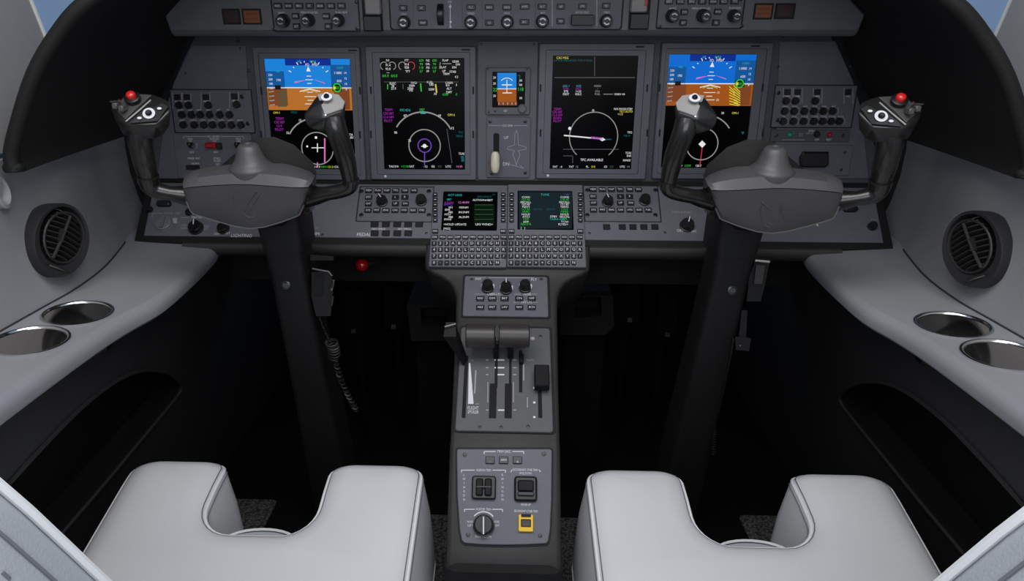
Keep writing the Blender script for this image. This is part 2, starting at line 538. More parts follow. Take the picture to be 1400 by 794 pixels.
class Sym:
    """flat printing or screen symbols laid on a thing's surface, one mesh, several inks"""
    def __init__(s, t, w): s.t = t; s.w = w; s.mb = MB(); s.mats = []; s.layer = 0
    def mi(s, m_):
        if m_ not in s.mats: s.mats.append(m_)
        return s.mats.index(m_)
    ref = None      # (x, y) pixel: columns are read on that row, rows on that column
    def P(s, x, y):
        w = s.w + s.layer * 0.00012
        if s.ref: return Vector((s.t.at(x, s.ref[1], w).x, s.t.at(s.ref[0], y, w).y, w))
        return s.t.at(x, y, w)
    def up(s): s.layer += 1; return s
    def rect(s, x0, y0, x1, y1, m_):
        s.mb.quad(s.P(x0, y1), s.P(x1, y1), s.P(x1, y0), s.P(x0, y0), s.mi(m_)); return s
    def poly(s, pts, m_):
        s.mb.add([s.P(*p) for p in pts], [tuple(range(len(pts)))], s.mi(m_)); return s
    def line(s, pts, wp, m_):
        k = s.t.px(*pts[0], s.w)[0] * wp
        for a, b in zip(pts, pts[1:]): s.mb.stroke(s.P(*a), s.P(*b), k, s.mi(m_))
        return s
    def circle(s, x, y, rp, wp, m_, a0=0, a1=360, n=32):
        k = s.t.px(x, y, s.w)[0]; s.mb.ring(s.P(x, y), max((rp - wp / 2), 0) * k, (rp + wp / 2) * k, n, a0, a1, s.mi(m_)); return s
    def dot(s, x, y, rp, m_): return s.circle(x, y, rp / 2, rp, m_, n=10)
    def text(s, t, x, y, hp, m_, maxw=None):
        kx, ky = s.t.px(x, y, s.w)
        s.mb.text(t, s.P(x, y), hp * ky, s.mi(m_), maxw * kx if maxw else None); return s
    def done(s, name, parent=None, label=None):
        return s.t.part(name, s.mb, s.mats, parent, smooth=0, label=label, kind='stuff')

# ================================================================== the setting
def struct(name, mb, mats, label, cat, smooth=35, recalc=False, parent=None):
    me = mb.mesh(name, mats, smooth)
    if recalc: fix_normals(me)
    o = link(name, me, parent)
    if parent is None: tag(o, label, cat, kind='structure')
    return o

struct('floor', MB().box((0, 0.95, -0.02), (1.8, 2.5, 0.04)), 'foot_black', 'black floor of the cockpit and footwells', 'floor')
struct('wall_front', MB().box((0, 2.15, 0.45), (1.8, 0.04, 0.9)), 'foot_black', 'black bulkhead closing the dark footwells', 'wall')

# carpet strips
def carpet(label, x0, x1, y0, y1):
    cx, cy = (x0 + x1) / 2, (y0 + y1) / 2
    mb = MB().rbox(0, 0, x1 - x0, y1 - y0, 0, .008, .01, .003)
    o = link('carpet_strip', mb.mesh('carpet_strip', 'carpet'), None, (cx, cy, 0.0005))
    tag(o, label, 'carpet')
carpet('grey loop carpet strip beside the pedestal, on the coiled cord side', -.30, -.105, .55, 1.445)
carpet('grey loop carpet strip beside the pedestal, on the straight cord side', .105, .30, .55, 1.445)
carpet('grey loop carpet strip seen through the notch of the seat by the coiled cord', -.70, -.575, .55, 1.49)
carpet('grey loop carpet strip seen through the notch of the seat by the straight cord', .575, .70, .55, 1.47)

# ---- side walls: leather wall, ledge with two cup holes, black lower panel with map pocket
def side(sg):
    L = sg < 0
    fl = (lambda mb: mb) if L else (lambda mb: mb.mirror())
    nm = 'wall_left' if L else 'wall_right'
    # stations along Y: seam X, seam Z, top X, top Z
    seam = [(-.728, .20), (-.728, .70), (-.727, .87), (-.724, 1.00), (-.722, 1.09), (-.734, 1.20), (-.764, 1.32), (-.792, 1.42), (-.81, 1.56)]
    sm = catmull([(x, y, 0) for x, y in seam], 5)
    def ztop(y): return .945
    rows = []
    for f, dx in ((0, 0), (.06, -.004), (.25, -.012), (.5, -.016), (.75, -.012), (.92, -.004), (1, -.004), (1.02, -.04), (1.02, -.12)):
        row = []
        for p in sm:
            zs = .7165
            k = min(max((p.y - .94) / .16, 0), 1); k = k * k * (3 - 2 * k)
            row.append((p.x + dx - .024 * k * min(f, 1) ** 0.8, p.y, zs + (.945 - zs) * min(f, 1)))
        rows.append(row)
    wall = struct(nm, fl(MB().loft(rows)), 'wall_leather', 'grey leather side wall between ledge and dark hood', 'wall', 60)
    # the ledge
    def lz(x): return .712 - .07 * (x + .66)
    inner = catmull([(-.612, .20, 0), (-.611, .70, 0), (-.609, .86, 0), (-.605, .95, 0), (-.598, 1.01, 0), (-.588, 1.065, 0), (-.586, 1.12, 0),
                     (-.592, 1.236, 0), (-.602, 1.34, 0), (-.615, 1.42, 0), (-.62, 1.56, 0)], 4)
    outer = [p for p in sm]
    poly = [(p.x, p.y) for p in inner] + [(p.x - .001, p.y) for p in reversed(outer)]
    holes = []
    for cx, cy in CUPS: holes.append([(cx + .0485 * math.cos(2 * math.pi * i / 32), cy + .0485 * math.sin(2 * math.pi * i / 32)) for i in range(32)])
    allp = [poly] + holes
    V = [(x, y, lz(x)) for lp in allp for x, y in lp]
    tri = tessellate_polygon([[Vector((x, y, 0)) for x, y in lp] for lp in allp])
    mb = MB().add(V, [_ccw(t, V) for t in tri])
    rows = []
    for dx, dz in ((0, 0), (.007, -.0025), (.012, -.008), (.0145, -.016), (.013, -.026), (.006, -.032), (-.03, -.034)):
        rows.append([(p.x + dx, p.y, lz(p.x) + dz) for p in inner])
    mb.loft(rows)
    struct('ledge', fl(mb), 'wall_leather', None, None, 40, True, parent=wall)
    # seam cord along the back of the ledge
    mb = MB().tube([(p.x + .0015, p.y, lz(p.x) + .0006) for p in sm if .3 < p.y < 1.36], .0016, 6)
    struct('seam', fl(mb), 'seam_dark', None, None, parent=wall)
    # black lower panel with a map pocket
    nrm = Vector((1, 0, -.22)).normalized()
    p0 = Vector((-.622, 0, .676))
    def lp(px, py, d=0.0):
        q = hit(px, py, p0 + nrm * d, nrm); return (q.y, q.z)
    def xw(z, d=0.0): return p0.x + (z - p0.z) * .22 + d * 1.02
    pk = [(30, 640), (75, 592), (115, 553), (150, 526), (180, 510), (205, 506), (228, 510), (243, 521), (246, 534), (230, 556), (190, 604), (140, 664), (95, 716), (40, 780), (-40, 860), (-120, 830), (-60, 740)]
    pk = catmull([lp(*q) + (0,) for q in pk], 4, True)
    pk = [(q.x, q.y) for q in pk]
    A = sum(pk[i - 1][0] * pk[i][1] - pk[i][0] * pk[i - 1][1] for i in range(len(pk)))
    if A < 0: pk.reverse()
    outer = [(.15, .0), (2.12, .0), (2.12, .676), (.15, .676)]
    tri = tessellate_polygon([[Vector((a, b, 0)) for a, b in outer], [Vector((a, b, 0)) for a, b in pk]])
    n, k = len(outer), len(pk)
    W = [(xw(b), a, b) for a, b in outer + pk]
    mb = MB().add(W, [t for t in tri])
    # slope sign: the panel runs outboard as it goes down
    low = struct('lower_panel', fl(mb), 'lower_panel', None, None, 0, True, parent=wall)
    ins = offset_poly(pk, .012)
    r0 = [(xw(b), a, b) for a, b in pk]; r1 = [(xw(b) - .035, a, b) for a, b in pk]; r2 = [(xw(b) - .05, a, b) for a, b in ins]
    mb = MB().loft([r0, r1, r2], closed=True)
    t2 = tessellate_polygon([[Vector((a, b, 0)) for a, b in ins]])
    mb.add(r2, [tuple(t) for t in t2])
    struct('map_pocket', fl(mb), 'pocket_black', None, None, 40, True, parent=wall)
    rim = [q for q in pk]
    mb = MB().tube([(xw(b) + .001, a, b) for a, b in rim], .0035, 6, True)
    struct('pocket_rim', fl(mb), 'lower_panel', None, None, parent=wall)
    # round grab recess near the pillar
    c = hx(1, 262, -.738)
    mb = MB().lathe([(.017, -.004), (.017, .003), (.013, .005), (.010, .003), (.009, -.006), (0, -.006)], c, 20, axis=(1, 0, .1), sx=1.0, sy=1.5)
    struct('bump_stop', fl(mb), 'wall_leather', None, None, parent=wall)
    # pillar above the hood, with the white window frame on its forward edge
    X = -.775
    e0, e1 = hx(62, 52, X), hx(38, -8, X)
    d = (e1 - e0) / (e1.z - e0.z)
    eb, et = e0 + d * (.95 - e0.z), e0 + d * (1.75 - e0.z)
    th = .035
    lean = -.0
    rowsP = []
    back = [(X + .045, .15), (X + .045, .6), (X + .04, .95)]
    bot = [Vector((x, y, .953)) for x, y in back] + [Vector((X, eb.y - .004, .953))]
    top = [Vector((x, y, 1.75)) for x, y in back] + [Vector((X, et.y - .004, 1.75))]
    bo = [q + Vector((-th, 0, 0)) for q in reversed(bot)]; to = [q + Vector((-th, 0, 0)) for q in reversed(top)]
    mb = MB().loft([bot + bo, top + to], closed=True, caps=True)
    pl = struct('trim_1' if L else 'trim_2', fl(mb), 'pillar_cloth', 'light grey padded pillar beside the small side window', 'pillar', 30, True)
    return wall

CUPS = [(-.661, .994), (-.668, .889)]
side(-1); side(1)

for sg in (-1, 1):
    X = -.775
    e0, e1 = hx(62, 52, X), hx(38, -8, X)
    d = (e1 - e0) / (e1.z - e0.z)
    eb, et = e0 + d * (.95 - e0.z), e0 + d * (1.75 - e0.z)
    t = T('window_1' if sg < 0 else 'window_2', 'slanted side window with white frame showing blue sky above the hood', 'window', loc=(sg * .785, eb.y + .3, .95), kind='structure')
    fl = (lambda mb: mb) if sg < 0 else (lambda mb: mb.mirror())
    sec = [(-.006, -.0015), (.003, -.0015), (.003, .0025), (-.006, .0025)]
    rows = [[(X + a, q.y + b, q.z) for a, b in sec] for q in (eb, et)]
    mb = MB().loft(rows, closed=True, caps=True)
    s2 = [[(X + a, 2.3 + b, z) for a, b in sec] for z in (1.02, 1.75)]
    mb.loft(s2, closed=True, caps=True)
    mb.loft([[(X + a, y, 1.75 + b) for a, b in sec] for y in (et.y, 2.3)], closed=True, caps=True)
    t.part('frame', fl(mb), 'frame_white', world=True, recalc=True)
    pane = [(eb.y, 1.02), (2.3, 1.02), (2.3, 1.75), (et.y, 1.75)]
    mb = MB().loft([[(X - .006, a, b) for a, b in pane], [(X - .002, a, b) for a, b in pane]], closed=True, caps=True)
    t.part('pane', fl(mb), 'glass', world=True, recalc=True, smooth=0)

# ================================================================== glareshield hood
t = T('glareshield_hood', 'matt black arched hood with rolled edge sweeping round the instrument panel', 'hood', loc=(0, 1.25, .945))
rimL = [(-.722, 1.00, .932), (-.723, 1.00, .955), (-.703, 1.00, .999), (-.664, 1.00, 1.068), (-.624, 1.005, 1.120), (-.577, 1.01, 1.163), (-.50, 1.04, 1.212), (-.36, 1.09, 1.262), (-.18, 1.12, 1.288), (0, 1.13, 1.296)]
panL = [(-.772, 1.52, .926), (-.768, 1.52, .955), (-.712, 1.505, 1.015), (-.680, 1.505, 1.062), (-.655, 1.505, 1.105), (-.60, 1.505, 1.16), (-.50, 1.505, 1.20), (-.36, 1.505, 1.225), (-.18, 1.505, 1.24), (0, 1.505, 1.245)]
def full(c):
    h = catmull(c, 4); return h + [Vector((-q.x, q.y, q.z)) for q in reversed(h[:-1])]
R_, P_ = full(rimL), full(panL)
rows = []
for f in [i / 8 for i in range(9)]:
    row = []
    for a, b in zip(R_, P_):
        q = (a - Vector((a.x, 0, (a.z - .85) * 1.2)).normalized() * .019 * (1 - f)).lerp(b, f); bulge = .025 * math.sin(math.pi * f)
        q.z += bulge * (1 if q.z > 1.0 else (q.z - .932) / .068) * .8; row.append(q)
    rows.append(row)
rows[0] = [a - (Vector((a.x, 0, (a.z - .85) * 1.2)).normalized()) * .019 for a in R_]
t.part('inner_lining', MB().loft(rows), 'hood_black', world=True, smooth=60)
orow = []
for f in [i / 4 for i in range(5)]:
    row = []
    for a, b in zip(R_, P_):
        q = a.lerp(b, f); k = -.002 + .03 * f
        nrm = Vector((q.x, 0, (q.z - .85) * 1.2)); nrm.normalize()
        row.append(q + nrm * k)
    orow.append(row)
t.part('outer_cover', MB().loft(orow), 'hood_black', world=True, smooth=60)
rr = []
for a in R_:
    nrm = Vector((a.x, 0, (a.z - .85) * 1.2)); nrm.normalize(); rr.append(a - nrm * .009)
t.part('rolled_edge', MB().tube(rr, .0105, 12), 'hood_rim', world=True, smooth=60)
for sg in (-1, 1):
    mb = MB().lathe([(.012, -.004), (.0135, 0), (.0135, .004), (.0115, .008)], (sg * .716, 1.003, .934), 20, sx=1.1)
    t.part('edge_foot', mb, 'hood_rim', world=True)

pl = [(-.90, .58), (.90, .58), (.90, .945), (.815, .955), (.755, 1.06), (.69, 1.15), (.5, 1.22), (-.5, 1.22), (-.69, 1.15), (-.755, 1.06), (-.815, .955), (-.90, .945)]
mb = MB().loft([[(x, y, z) for x, z in pl] for y in (1.538, 1.558)], closed=True, caps=True)
t.part('back_lining', mb, 'hood_black', world=True, recalc=True, smooth=0)

# ================================================================== main instrument panel
t = T('instrument_panel', 'wide grey instrument panel that carries the four large displays', 'panel', FP, 694, 150)
edge = [(186, 252), (195, 225), (212, 180), (228, 140), (238, 112), (252, 78), (268, 48), (300, 20), (700, 0)]
L_ = [FP.at(x, y) - t.off for x, y in edge]
pts = [(q.x, q.y) for q in L_[:-1]]
poly = [(-x, y) for x, y in reversed(pts)]
poly = pts[:1] + [(-pts[0][0], pts[0][1])] + [(-x, y) for x, y in pts[1:]] + [(x, y) for x, y in reversed(pts[1:])]
A = sum(poly[i - 1][0] * poly[i][1] - poly[i][0] * poly[i - 1][1] for i in range(len(poly)))
if A < 0: poly.reverse()
t.part('panel_plate', MB().prism(poly, -.03, 0, .002), 'panel_dark', recalc=True)
# outer side panels standing slightly proud
for pl in ([(262, 62), (336, 62), (346, 246), (214, 246), (226, 150), (238, 112)], [(1066, 56), (1142, 56), (1166, 110), (1178, 150), (1188, 244), (1058, 244)]):
    q = [t.at(x, y, .003) for x, y in pl]; q = [(a.x, a.y) for a in q]
    A = sum(q[i - 1][0] * q[i][1] - q[i][0] * q[i - 1][1] for i in range(len(q)))
    if A < 0: q.reverse()
    t.part('side_panel', MB().prism(q, 0, .003, .001), 'panel')
for x0, x1 in ((653, 734),):
    t.plate('centre_panel', x0, 56, x1, 246, 0, .003, .004, .001, 'panel')
for x, y in ((329, 66), (326, 57), (340, 97), (324, 57), (1071, 51), (1064, 91), (1065, 148), (254, 100), (1163, 91), (658, 60), (730, 60), (340, 150)):
    t.screw(x, y, 1.8, .003)
t.plate('dark_gap', 200, 247, 1195, 256, -.002, .004, .002, .001, 'gap_black')

# ---- large displays
def display(label, name, bz, sc, inner):
    x0, y0, x1, y1 = bz
    d = T(name, label, 'display', FP, (x0 + x1) / 2, (y0 + y1) / 2)
    ocx, ocy, osx, osy = d.rect(x0, y0, x1, y1, .012)
    icx, icy, isx, isy = d.rect(*sc, .008)
    o = rrect(ocx, ocy, osx, osy, .004); i = list(rrect(icx, icy, isx, isy, .001, 1))
    mid = rrect(*d.rect(*inner, .012), .003)
    d.part('bezel', MB().hollow(o, mid, .001, .012, .0018, depth=.0095), 'bezel', smooth=25)
    d.part('inner_bezel', MB().hollow(mid, i, .004, .0105, .001, depth=.004), 'bezel', smooth=25)
    d.part('screen', MB().rbox(icx, icy, isx, isy, .003, .006, .001), 'screen_black', smooth=0)
    for yy in (.33, .66):
        for xx, s in ((x0 + 4, 1), (x1 - 4, -1)):
            d.button(xx, y0 + (y1 - y0) * yy, 2.2, 10, .0012, .012, 'gap_black', 'side_latch', r=.0005)
    k = d.part('corner_catch', MB().rbox(*_pt(d, x1 - 14, y0 + 5, .012), .017, .0028, .012, .0132, .001), 'gap_black')
    return d, Sym(d, .0063)
def _pt(d, x, y, w):
    p = d.at(x, y, w); return p.x, p.y

def pfd_common(S, x0, x1, ytop, yhor, ysplit, cx, sky, brown, right):
    S.rect(x0, ytop, x1, yhor, sky); S.rect(x0, yhor, x1, ysplit, brown)
    S.up().rect(x0, yhor - .8, x1, yhor + .6, 'e_white')
    S.rect(cx - 31, ytop, cx + 31, ytop + 9, 'e_navy')
    S.rect(x0, ytop + 17, x0 + 25, yhor + 0, 'e_tape'); S.rect(x1 - 27, ytop + 8, x1, yhor, 'e_tape')
    S.rect(x0 + 1, yhor + 1, x0 + 27, ysplit - 6, 'e_dbrown'); S.rect(x1 - 24, yhor + 2, x1 - 3, ysplit - 1, 'e_dbrown')
    S.up()
    S.text('AP', cx - 12, ytop + 3.4, 3.2, 'e_cyan'); S.text('NAV', cx + 7, ytop + 3.4, 3.2, 'e_green')
    S.text('FD', cx - 1, ytop + 8, 3.6, 'e_white'); S.text('FMS', cx + 9, ytop + 8, 3.6, 'e_white')
    S.poly([(cx - 3, ytop + 17), (cx + 3, ytop + 17), (cx, ytop + 10)], 'e_white')
    for k in (-60, -45, -30, -20, -10, 10, 20, 30, 45, 60):
        a = math.radians(90 + k); r0, r1 = 27, (31 if k % 30 == 0 else 29)
        S.line([(cx + r0 * math.cos(a), yhor - 8 - r0 * math.sin(a)), (cx + r1 * math.cos(a), yhor - 8 - r1 * math.sin(a))], 1.1, 'e_white')
    S.poly([(cx - 20, yhor - 6), (cx - 3, yhor - 11), (cx - 20, yhor - 8.5)], 'e_pink'); S.poly([(cx + 4, yhor - 12), (cx + 22, yhor - 5.5), (cx + 20, yhor - 7.5)], 'e_pink')
    for k, w in ((-16, 3), (-11, 5), (-6, 3), (6, 4), (12, 8), (17, 4), (22, 8)):
        S.line([(cx - w, yhor + k), (cx + w, yhor + k)], .9, 'e_white')
    S.text('10', cx + 12, yhor + 12, 3, 'e_white'); S.text('20', cx + 12, yhor + 22, 3, 'e_white')
    S.line([(cx - 14, yhor + 5), (cx, yhor + 1.5), (cx + 14, yhor + 5)], 1.2, 'e_white')
    S.line([(cx - 10, yhor + 6), (cx, yhor + 2.5), (cx + 10, yhor + 6)], .7, 'e_yellow')
    for j, v in enumerate(('220', '200', '180', '160')):
        S.text(v, x0 + 6, ytop + 22 + j * 6, 3, 'e_white')
    S.text('186', x0 + 17, ytop + 17, 3.2, 'e_cyan'); S.text('190', x0 + 17, ytop + 29, 3.4, 'e_white')
    for j, v in enumerate(('14', '12', '10', '8')):
        S.text(v, x1 - 7, ytop + 19 + j * 7.5, 3, 'e_white')
    S.text('12000', x1 - 14, ytop + 12, 3, 'e_cyan', 14); S.text('11800', x1 - 17, ytop + 19, 3.4, 'e_white', 12); S.text('600', x1 - 16, ytop + 30, 3.4, 'e_white', 10)
    S.rect(x1 - 26, yhor - 5, x1 - 13, yhor + 4.5, 'gap_black'); S.up()
    S.circle(x1 - 19.5, yhor - .3, 5.2, 1.6, 'e_green'); S.dot(x1 - 23, yhor, 2.2, 'e_yellow'); S.text('00', x1 - 19, yhor, 4, 'e_green')
    S.rect(x0 + 11, yhor - 3.5, x0 + 19, yhor + 2.5, 'gap_black')
    for j in range(4):
        S.line([(x0 + 2, yhor + 6 + j * 6), (x0 + 9, yhor + 5 + j * 6)], 1.4, 'e_grey')

# displays facing the crew of the coiled-cord yoke
d, S = display('large display with blue and brown horizon behind the yoke with the coiled cord', 'primary_flight_display', (353, 64, 496, 246), (368, 80, 483, 231), (360, 72, 490, 239))
d.o['group'] = 'large panel displays'
x0, x1 = 361, 476
S.t = d
def shear(S, fn):
    fn()
S.ref = (420, 115); pfd_common(S, 364.5, 480, 80.5, 120, 150.5, 423, 'e_sky', 'e_brown', False); S.ref = None
for j in range(6): S.line([(380, 125 + j * 4), (392, 125 + j * 4)], 1.6, 'e_tgreen')
S.text('OM-1', 378, 154, 3, 'e_yellow', 10); S.text('FMS1', 402, 153.5, 3.2, 'e_teal', 14)
for j, v in enumerate(('TERM', 'CRS 087', '12.4', 'PILOT')): S.text(v, 382, 162 + j * 5, 3.4, 'e_magenta', 14)
S.circle(434, 205, 42, 1.8, 'e_grey', 25, 150); S.circle(434, 203, 21.5, 1.3, 'e_grey')
for a in (150, 120, 60): S.text('%02d' % (a // 10), 434 + 47 * math.cos(math.radians(a)), 205 - 47 * math.sin(math.radians(a)), 3.2, 'e_white')
S.line([(444, 189), (444, 222)], 1.8, 'e_pink'); S.line([(434, 222), (434, 229)], 1.6, 'e_pink')
S.line([(426, 202), (443, 202)], 1.1, 'e_white'); S.line([(434, 196), (434, 208)], 1.3, 'e_white'); S.dot(432, 188, 1.8, 'e_white'); S.dot(420, 200, 1.4, 'e_white')
for x, tx, c in ((434, '117.9', 'e_white'), (443, 'NAV', 'e_green'), (452, '121.5', 'e_yellow'), (461, 'COM', 'e_white'), (484, '2', 'e_white')): S.text(tx, x, 228, 2.8, c, 9)
S.text('TA', 480, 184, 3, 'e_white'); S.text('ABV', 480, 188, 3.2, 'e_white', 7); S.text('TCAS', 483, 211, 3, 'e_white', 7); S.line([(484, 214), (485, 221)], 4, 'e_teal')
S.done('symbology')

d, S = display('large display with blue and brown horizon behind the yoke with the straight cord', 'primary_flight_display', (898, 58, 1047, 245), (909, 74, 1026, 229.5), (904, 66, 1039, 238))
d.o['group'] = 'large panel displays'
S.ref = (970, 112); pfd_common(S, 912, 1031, 74.5, 114.5, 144.5, 971.5, 'e_skyr', 'e_brownr', True); S.ref = None
for j in range(7):
    S.line([(997, 118 + j * 4), (1003 + j * 1.2, 124 + j * 3.4)], 1.1, 'e_yellow')
    S.line([(1003, 116.5 + j * 4), (1012, 126 + j * 2.9)], 1.1, 'e_yellow')
S.text('FMS1', 966, 150, 3.4, 'e_green', 12)
S.circle(961, 199, 41, 1.6, 'e_grey', 35, 120); S.circle(960, 197, 21.5, 1.4, 'e_grey')
for x, tx, c in ((988, '30', 'e_white'), (1005, 'OM-1', 'e_yellow')): S.text(tx, x, 154.5, 3, c, 12)
S.poly([(955, 197), (960, 192), (965, 197), (960, 202)], 'e_white'); S.line([(960, 202), (957, 226)], 1.2, 'e_red')
for x, tx, c in ((918, 'NAV', 'e_green'), (929, '117.9', 'e_white'), (940, 'COM', 'e_green'), (955, '120.7', 'e_white')): S.text(tx, x, 226.5, 2.8, c, 9)
S.poly([(1013, 180), (1018, 180), (1015.5, 184)], 'e_teal')
S.done('symbology')

# engine and map display
d, S = display('large display of engine dials above a white compass arc, beside the standby horizon', 'multifunction_display', (503, 63, 651, 246), (522.5, 79, 635.5, 231.5), (512, 71, 643, 239))
for x, c, tx in ((530, 'e_white', 'N1'), (556, 'e_white', 'ITT'), (585, 'e_white', 'N2'), (609, 'e_white', 'FLAP')): S.text(tx, x, 82.5, 3, c, 9)
S.circle(525, 90, 5, .9, 'e_grey', 40, 250); S.circle(536, 90, 5, .9, 'e_grey', -70, 140); S.circle(550, 90, 5, .9, 'e_grey', 40, 250); S.circle(562, 90, 5, .9, 'e_red', -70, 140)
for j, v in enumerate(('91.4', '92.0', '---')): S.text(v, 530.5, 89 + j * 5.2, 3.2, 'e_white', 8); S.text(v.replace('.', ''), 556, 88 + j * 4.2, 3.2, 'e_white', 8)
S.text('ITT', 558, 97.5, 3, 'e_white'); S.text('64.4', 527, 103.5, 4, 'e_green', 9); S.text('64.0', 539, 103.5, 4, 'e_green', 9)
for xx in (576, 594):
    for j, v in enumerate(('620', '94', '118', '57')): S.text(v, xx, 82.5 + j * 5, 3.2, 'e_green', 7)
for j, v in enumerate(('N2', 'OIL', 'PSI', 'FF')): S.text(v, 585, 82.5 + j * 5, 3, 'e_white', 7)
for a, b, tx in ((606, 92, 'SLAT'), (623, 84, 'GEAR'), (621, 92, 'DN'), (610, 101, 'TRIM'), (619, 98, 'STAB'), (607, 97, 'UP'), (624, 105, '4.2'), (626, 88, 'DN')): S.text(tx, a, b, 3, 'e_white', 9)
S.line([(602, 85), (601, 94)], .9, 'e_grey'); S.line([(605, 87), (617, 87)], .9, 'e_grey')
S.line([(525, 112), (627, 112)], .7, 'e_dgrey')
for x, y, tx, c in ((537, 114, 'ELEC', 'e_white'), (537, 117.5, '28', 'e_white'), (538, 121, '27.9', 'e_white'), (566, 113, 'HYD', 'e_white'), (563, 117, '3000', 'e_white'), (561, 121, '2990', 'e_white'), (562, 123.5, 'PSI', 'e_white'),
                 (588, 112.5, 'FUEL', 'e_white'), (590, 115.5, 'LBS', 'e_white'), (590, 122, '5200', 'e_white'), (595, 128.5, '74', 'e_white'), (614, 113, 'CABIN', 'e_white'), (612, 116.5, '8.4', 'e_white'), (614, 121, 'ALT', 'e_white'), (614, 126, 'DIFF', 'e_white'), (609, 129, '6200', 'e_green'), (624, 129, '0', 'e_green'), (624, 116, '5', 'e_white')):
    S.text(tx, x, y, 3.1, c, 10)
S.line([(530, 115), (530, 122)], 1.1, 'e_green'); S.line([(551, 115), (551, 122)], 1.1, 'e_tgreen'); S.line([(575, 114), (576, 125)], 1.6, 'e_green'); S.line([(595.5, 115), (597, 127)], 1.8, 'e_yellow')
for j, v in enumerate(('TERM', 'CRS 087', '12.4 NM', 'PILOT')): S.text(v, 531, 150 + j * 5, 3.4, 'e_magenta', 14)
S.text('FMS HDG', 554, 150.5, 3.4, 'e_cyan', 14); S.text('087', 577, 150, 3.6, 'e_green', 9); S.text('OM 6', 617, 157, 3.2, 'e_yellow', 11)
S.circle(579, 197, 42.5, 1.8, 'e_grey', 28, 148); S.circle(580.5, 199, 21.5, 1.4, 'e_grey'); S.circle(580.5, 199, 9, 1.2, 'e_violet')
S.line([(575, 154), (582, 154)], 3, 'e_cyan')
S.dot(580.5, 199.5, 2.8, 'e_white'); S.line([(580.5, 208), (580.5, 226)], 1.2, 'e_violet'); S.line([(576, 200), (585, 200)], 1, 'e_white'); S.line([(611, 176), (618, 223)], 1, 'e_dgrey')
for x, y, tx in ((541, 181, '06'), (554, 158, '07'), (601, 158, '09'), (619, 175, '12'), (560, 192, '25')): S.text(tx, x, y, 3.2, 'e_white')
S.text('TFC', 630, 181, 3, 'e_teal'); S.text('TERRAIN', 628, 186, 3, 'e_teal', 9); S.text('TCAS', 631, 210, 3, 'e_white', 8); S.line([(632, 213), (633, 221)], 4, 'e_teal')
for x, tx, c in ((535, 'TAS', 'e_white'), (542, '310', 'e_white'), (554, '117.90', 'e_green'), (563, 'SAT', 'e_white'), (582, '-12', 'e_white'), (592, 'GS', 'e_white'), (601, '325', 'e_tgreen'), (613, 'UTC', 'e_white'), (628, '14:20', 'e_pink')): S.text(tx, x, 227.5, 2.9, c, 10)
S.done('symbology')
q = d.at(527, 241, .012)
d.part('light_sensor', MB().lathe([(.0028, 0), (.0026, .0012), (.0012, .002), (0, .0022)], q, 12), 'legend_white', label='small white dome')

d, S = display('large mostly dark display with a full compass circle and white text rows', 'multifunction_display', (735, 59, 889, 245), (753.5, 76, 867.5, 231), (744, 68, 878, 238))
S.text('CAS MSG', 769, 79, 3.2, 'e_yellow', 20); S.text('L-R FUEL IMBALANCE  PUSH 2 HOLD', 783.5, 82.6, 2.8, 'e_teal', 52)
S.line([(813, 77), (813, 104)], 1, 'e_dgrey'); S.line([(758, 106), (868, 106)], 1.2, 'e_dgrey')
for j, (a, b, c_, e) in enumerate((('LEG 1', '4.00', 'KDEN', 'e_cyan'), ('DTK', 'DIST', '', 'e_magenta'), ('ETE', '1+33', 'ETA', 'e_white'), ('DEST', 'KSLC', 'FUEL', 'e_white'))):
    y = 117.5 + j * 3.7
    S.text(a, 774, y, 2.9, e, 11); S.text(b, 791, y, 2.9, e, 11); S.text(c_ or '-', 817, y, 2.7, 'e_grey', 10)
S.line([(825, 128.7), (838, 128.7)], .8, 'e_grey'); S.text('VNAV 44', 847, 128.7, 2.8, 'e_white', 15)
for j, v in enumerate(('TERM', 'CRS 087', '12.4 NM', 'KDEN', 'PILOT')): S.text(v, 762, 149 + j * 4.1, 3.2, 'e_magenta', 13)
S.text('WX MODE-STBY', 852, 149, 3, 'e_white', 26); S.text('TILT-AUTO', 856, 152.5, 2.8, 'e_yellow', 18); S.text('+1.0', 848, 156, 3, 'e_yellow', 11)
S.circle(811.5, 187, 33, 1.2, 'e_grey', -48, 228)
S.line([(771, 185), (824, 190)], 1.7, 'e_white'); S.line([(808, 188), (824, 189.5)], 3, 'e_magenta'); S.poly([(819, 190), (824, 188), (828, 191), (823, 193)], 'e_white'); S.line([(828, 190.5), (836, 190.5)], 1.4, 'e_teal')
S.line([(770, 204), (846, 204)], .9, 'e_dgrey'); S.line([(770, 213), (783, 213), (783, 223)], .9, 'e_dgrey')
S.dot(779, 175.5, 2.2, 'e_white'); S.dot(811, 151, 1.8, 'e_grey')
S.text('TFC AVAILABLE', 809, 218.5, 3.3, 'e_white', 31)
S.text('TFC', 861, 181, 2.8, 'e_white'); S.text('TERR 40', 857, 185.5, 2.8, 'e_teal', 9); S.text('TCAS', 859, 209, 3, 'e_white', 8); S.text('R40', 860, 213, 2.8, 'e_white'); S.text('RANGE', 857, 219, 2.8, 'e_white', 10)
for x, a, b, c in ((759, 'SAT', '-4', 'e_white'), (781, 'TAT', '12', 'e_grey'), (803, 'FL', '310', 'e_yellow'), (828, 'GS', '325', 'e_tgreen'), (851, 'UTC', '14', 'e_grey')):
    S.text(a, x, 227.8, 2.8, 'e_white', 7); S.text(b, x + 8, 227.8, 2.8, c, 7)
S.done('symbology')
q = d.at(749, 240, .012)
d.part('light_sensor', MB().lathe([(.0028, 0), (.0026, .0012), (.0012, .002), (0, .0022)], q, 12), 'legend_white', label='small white dome')

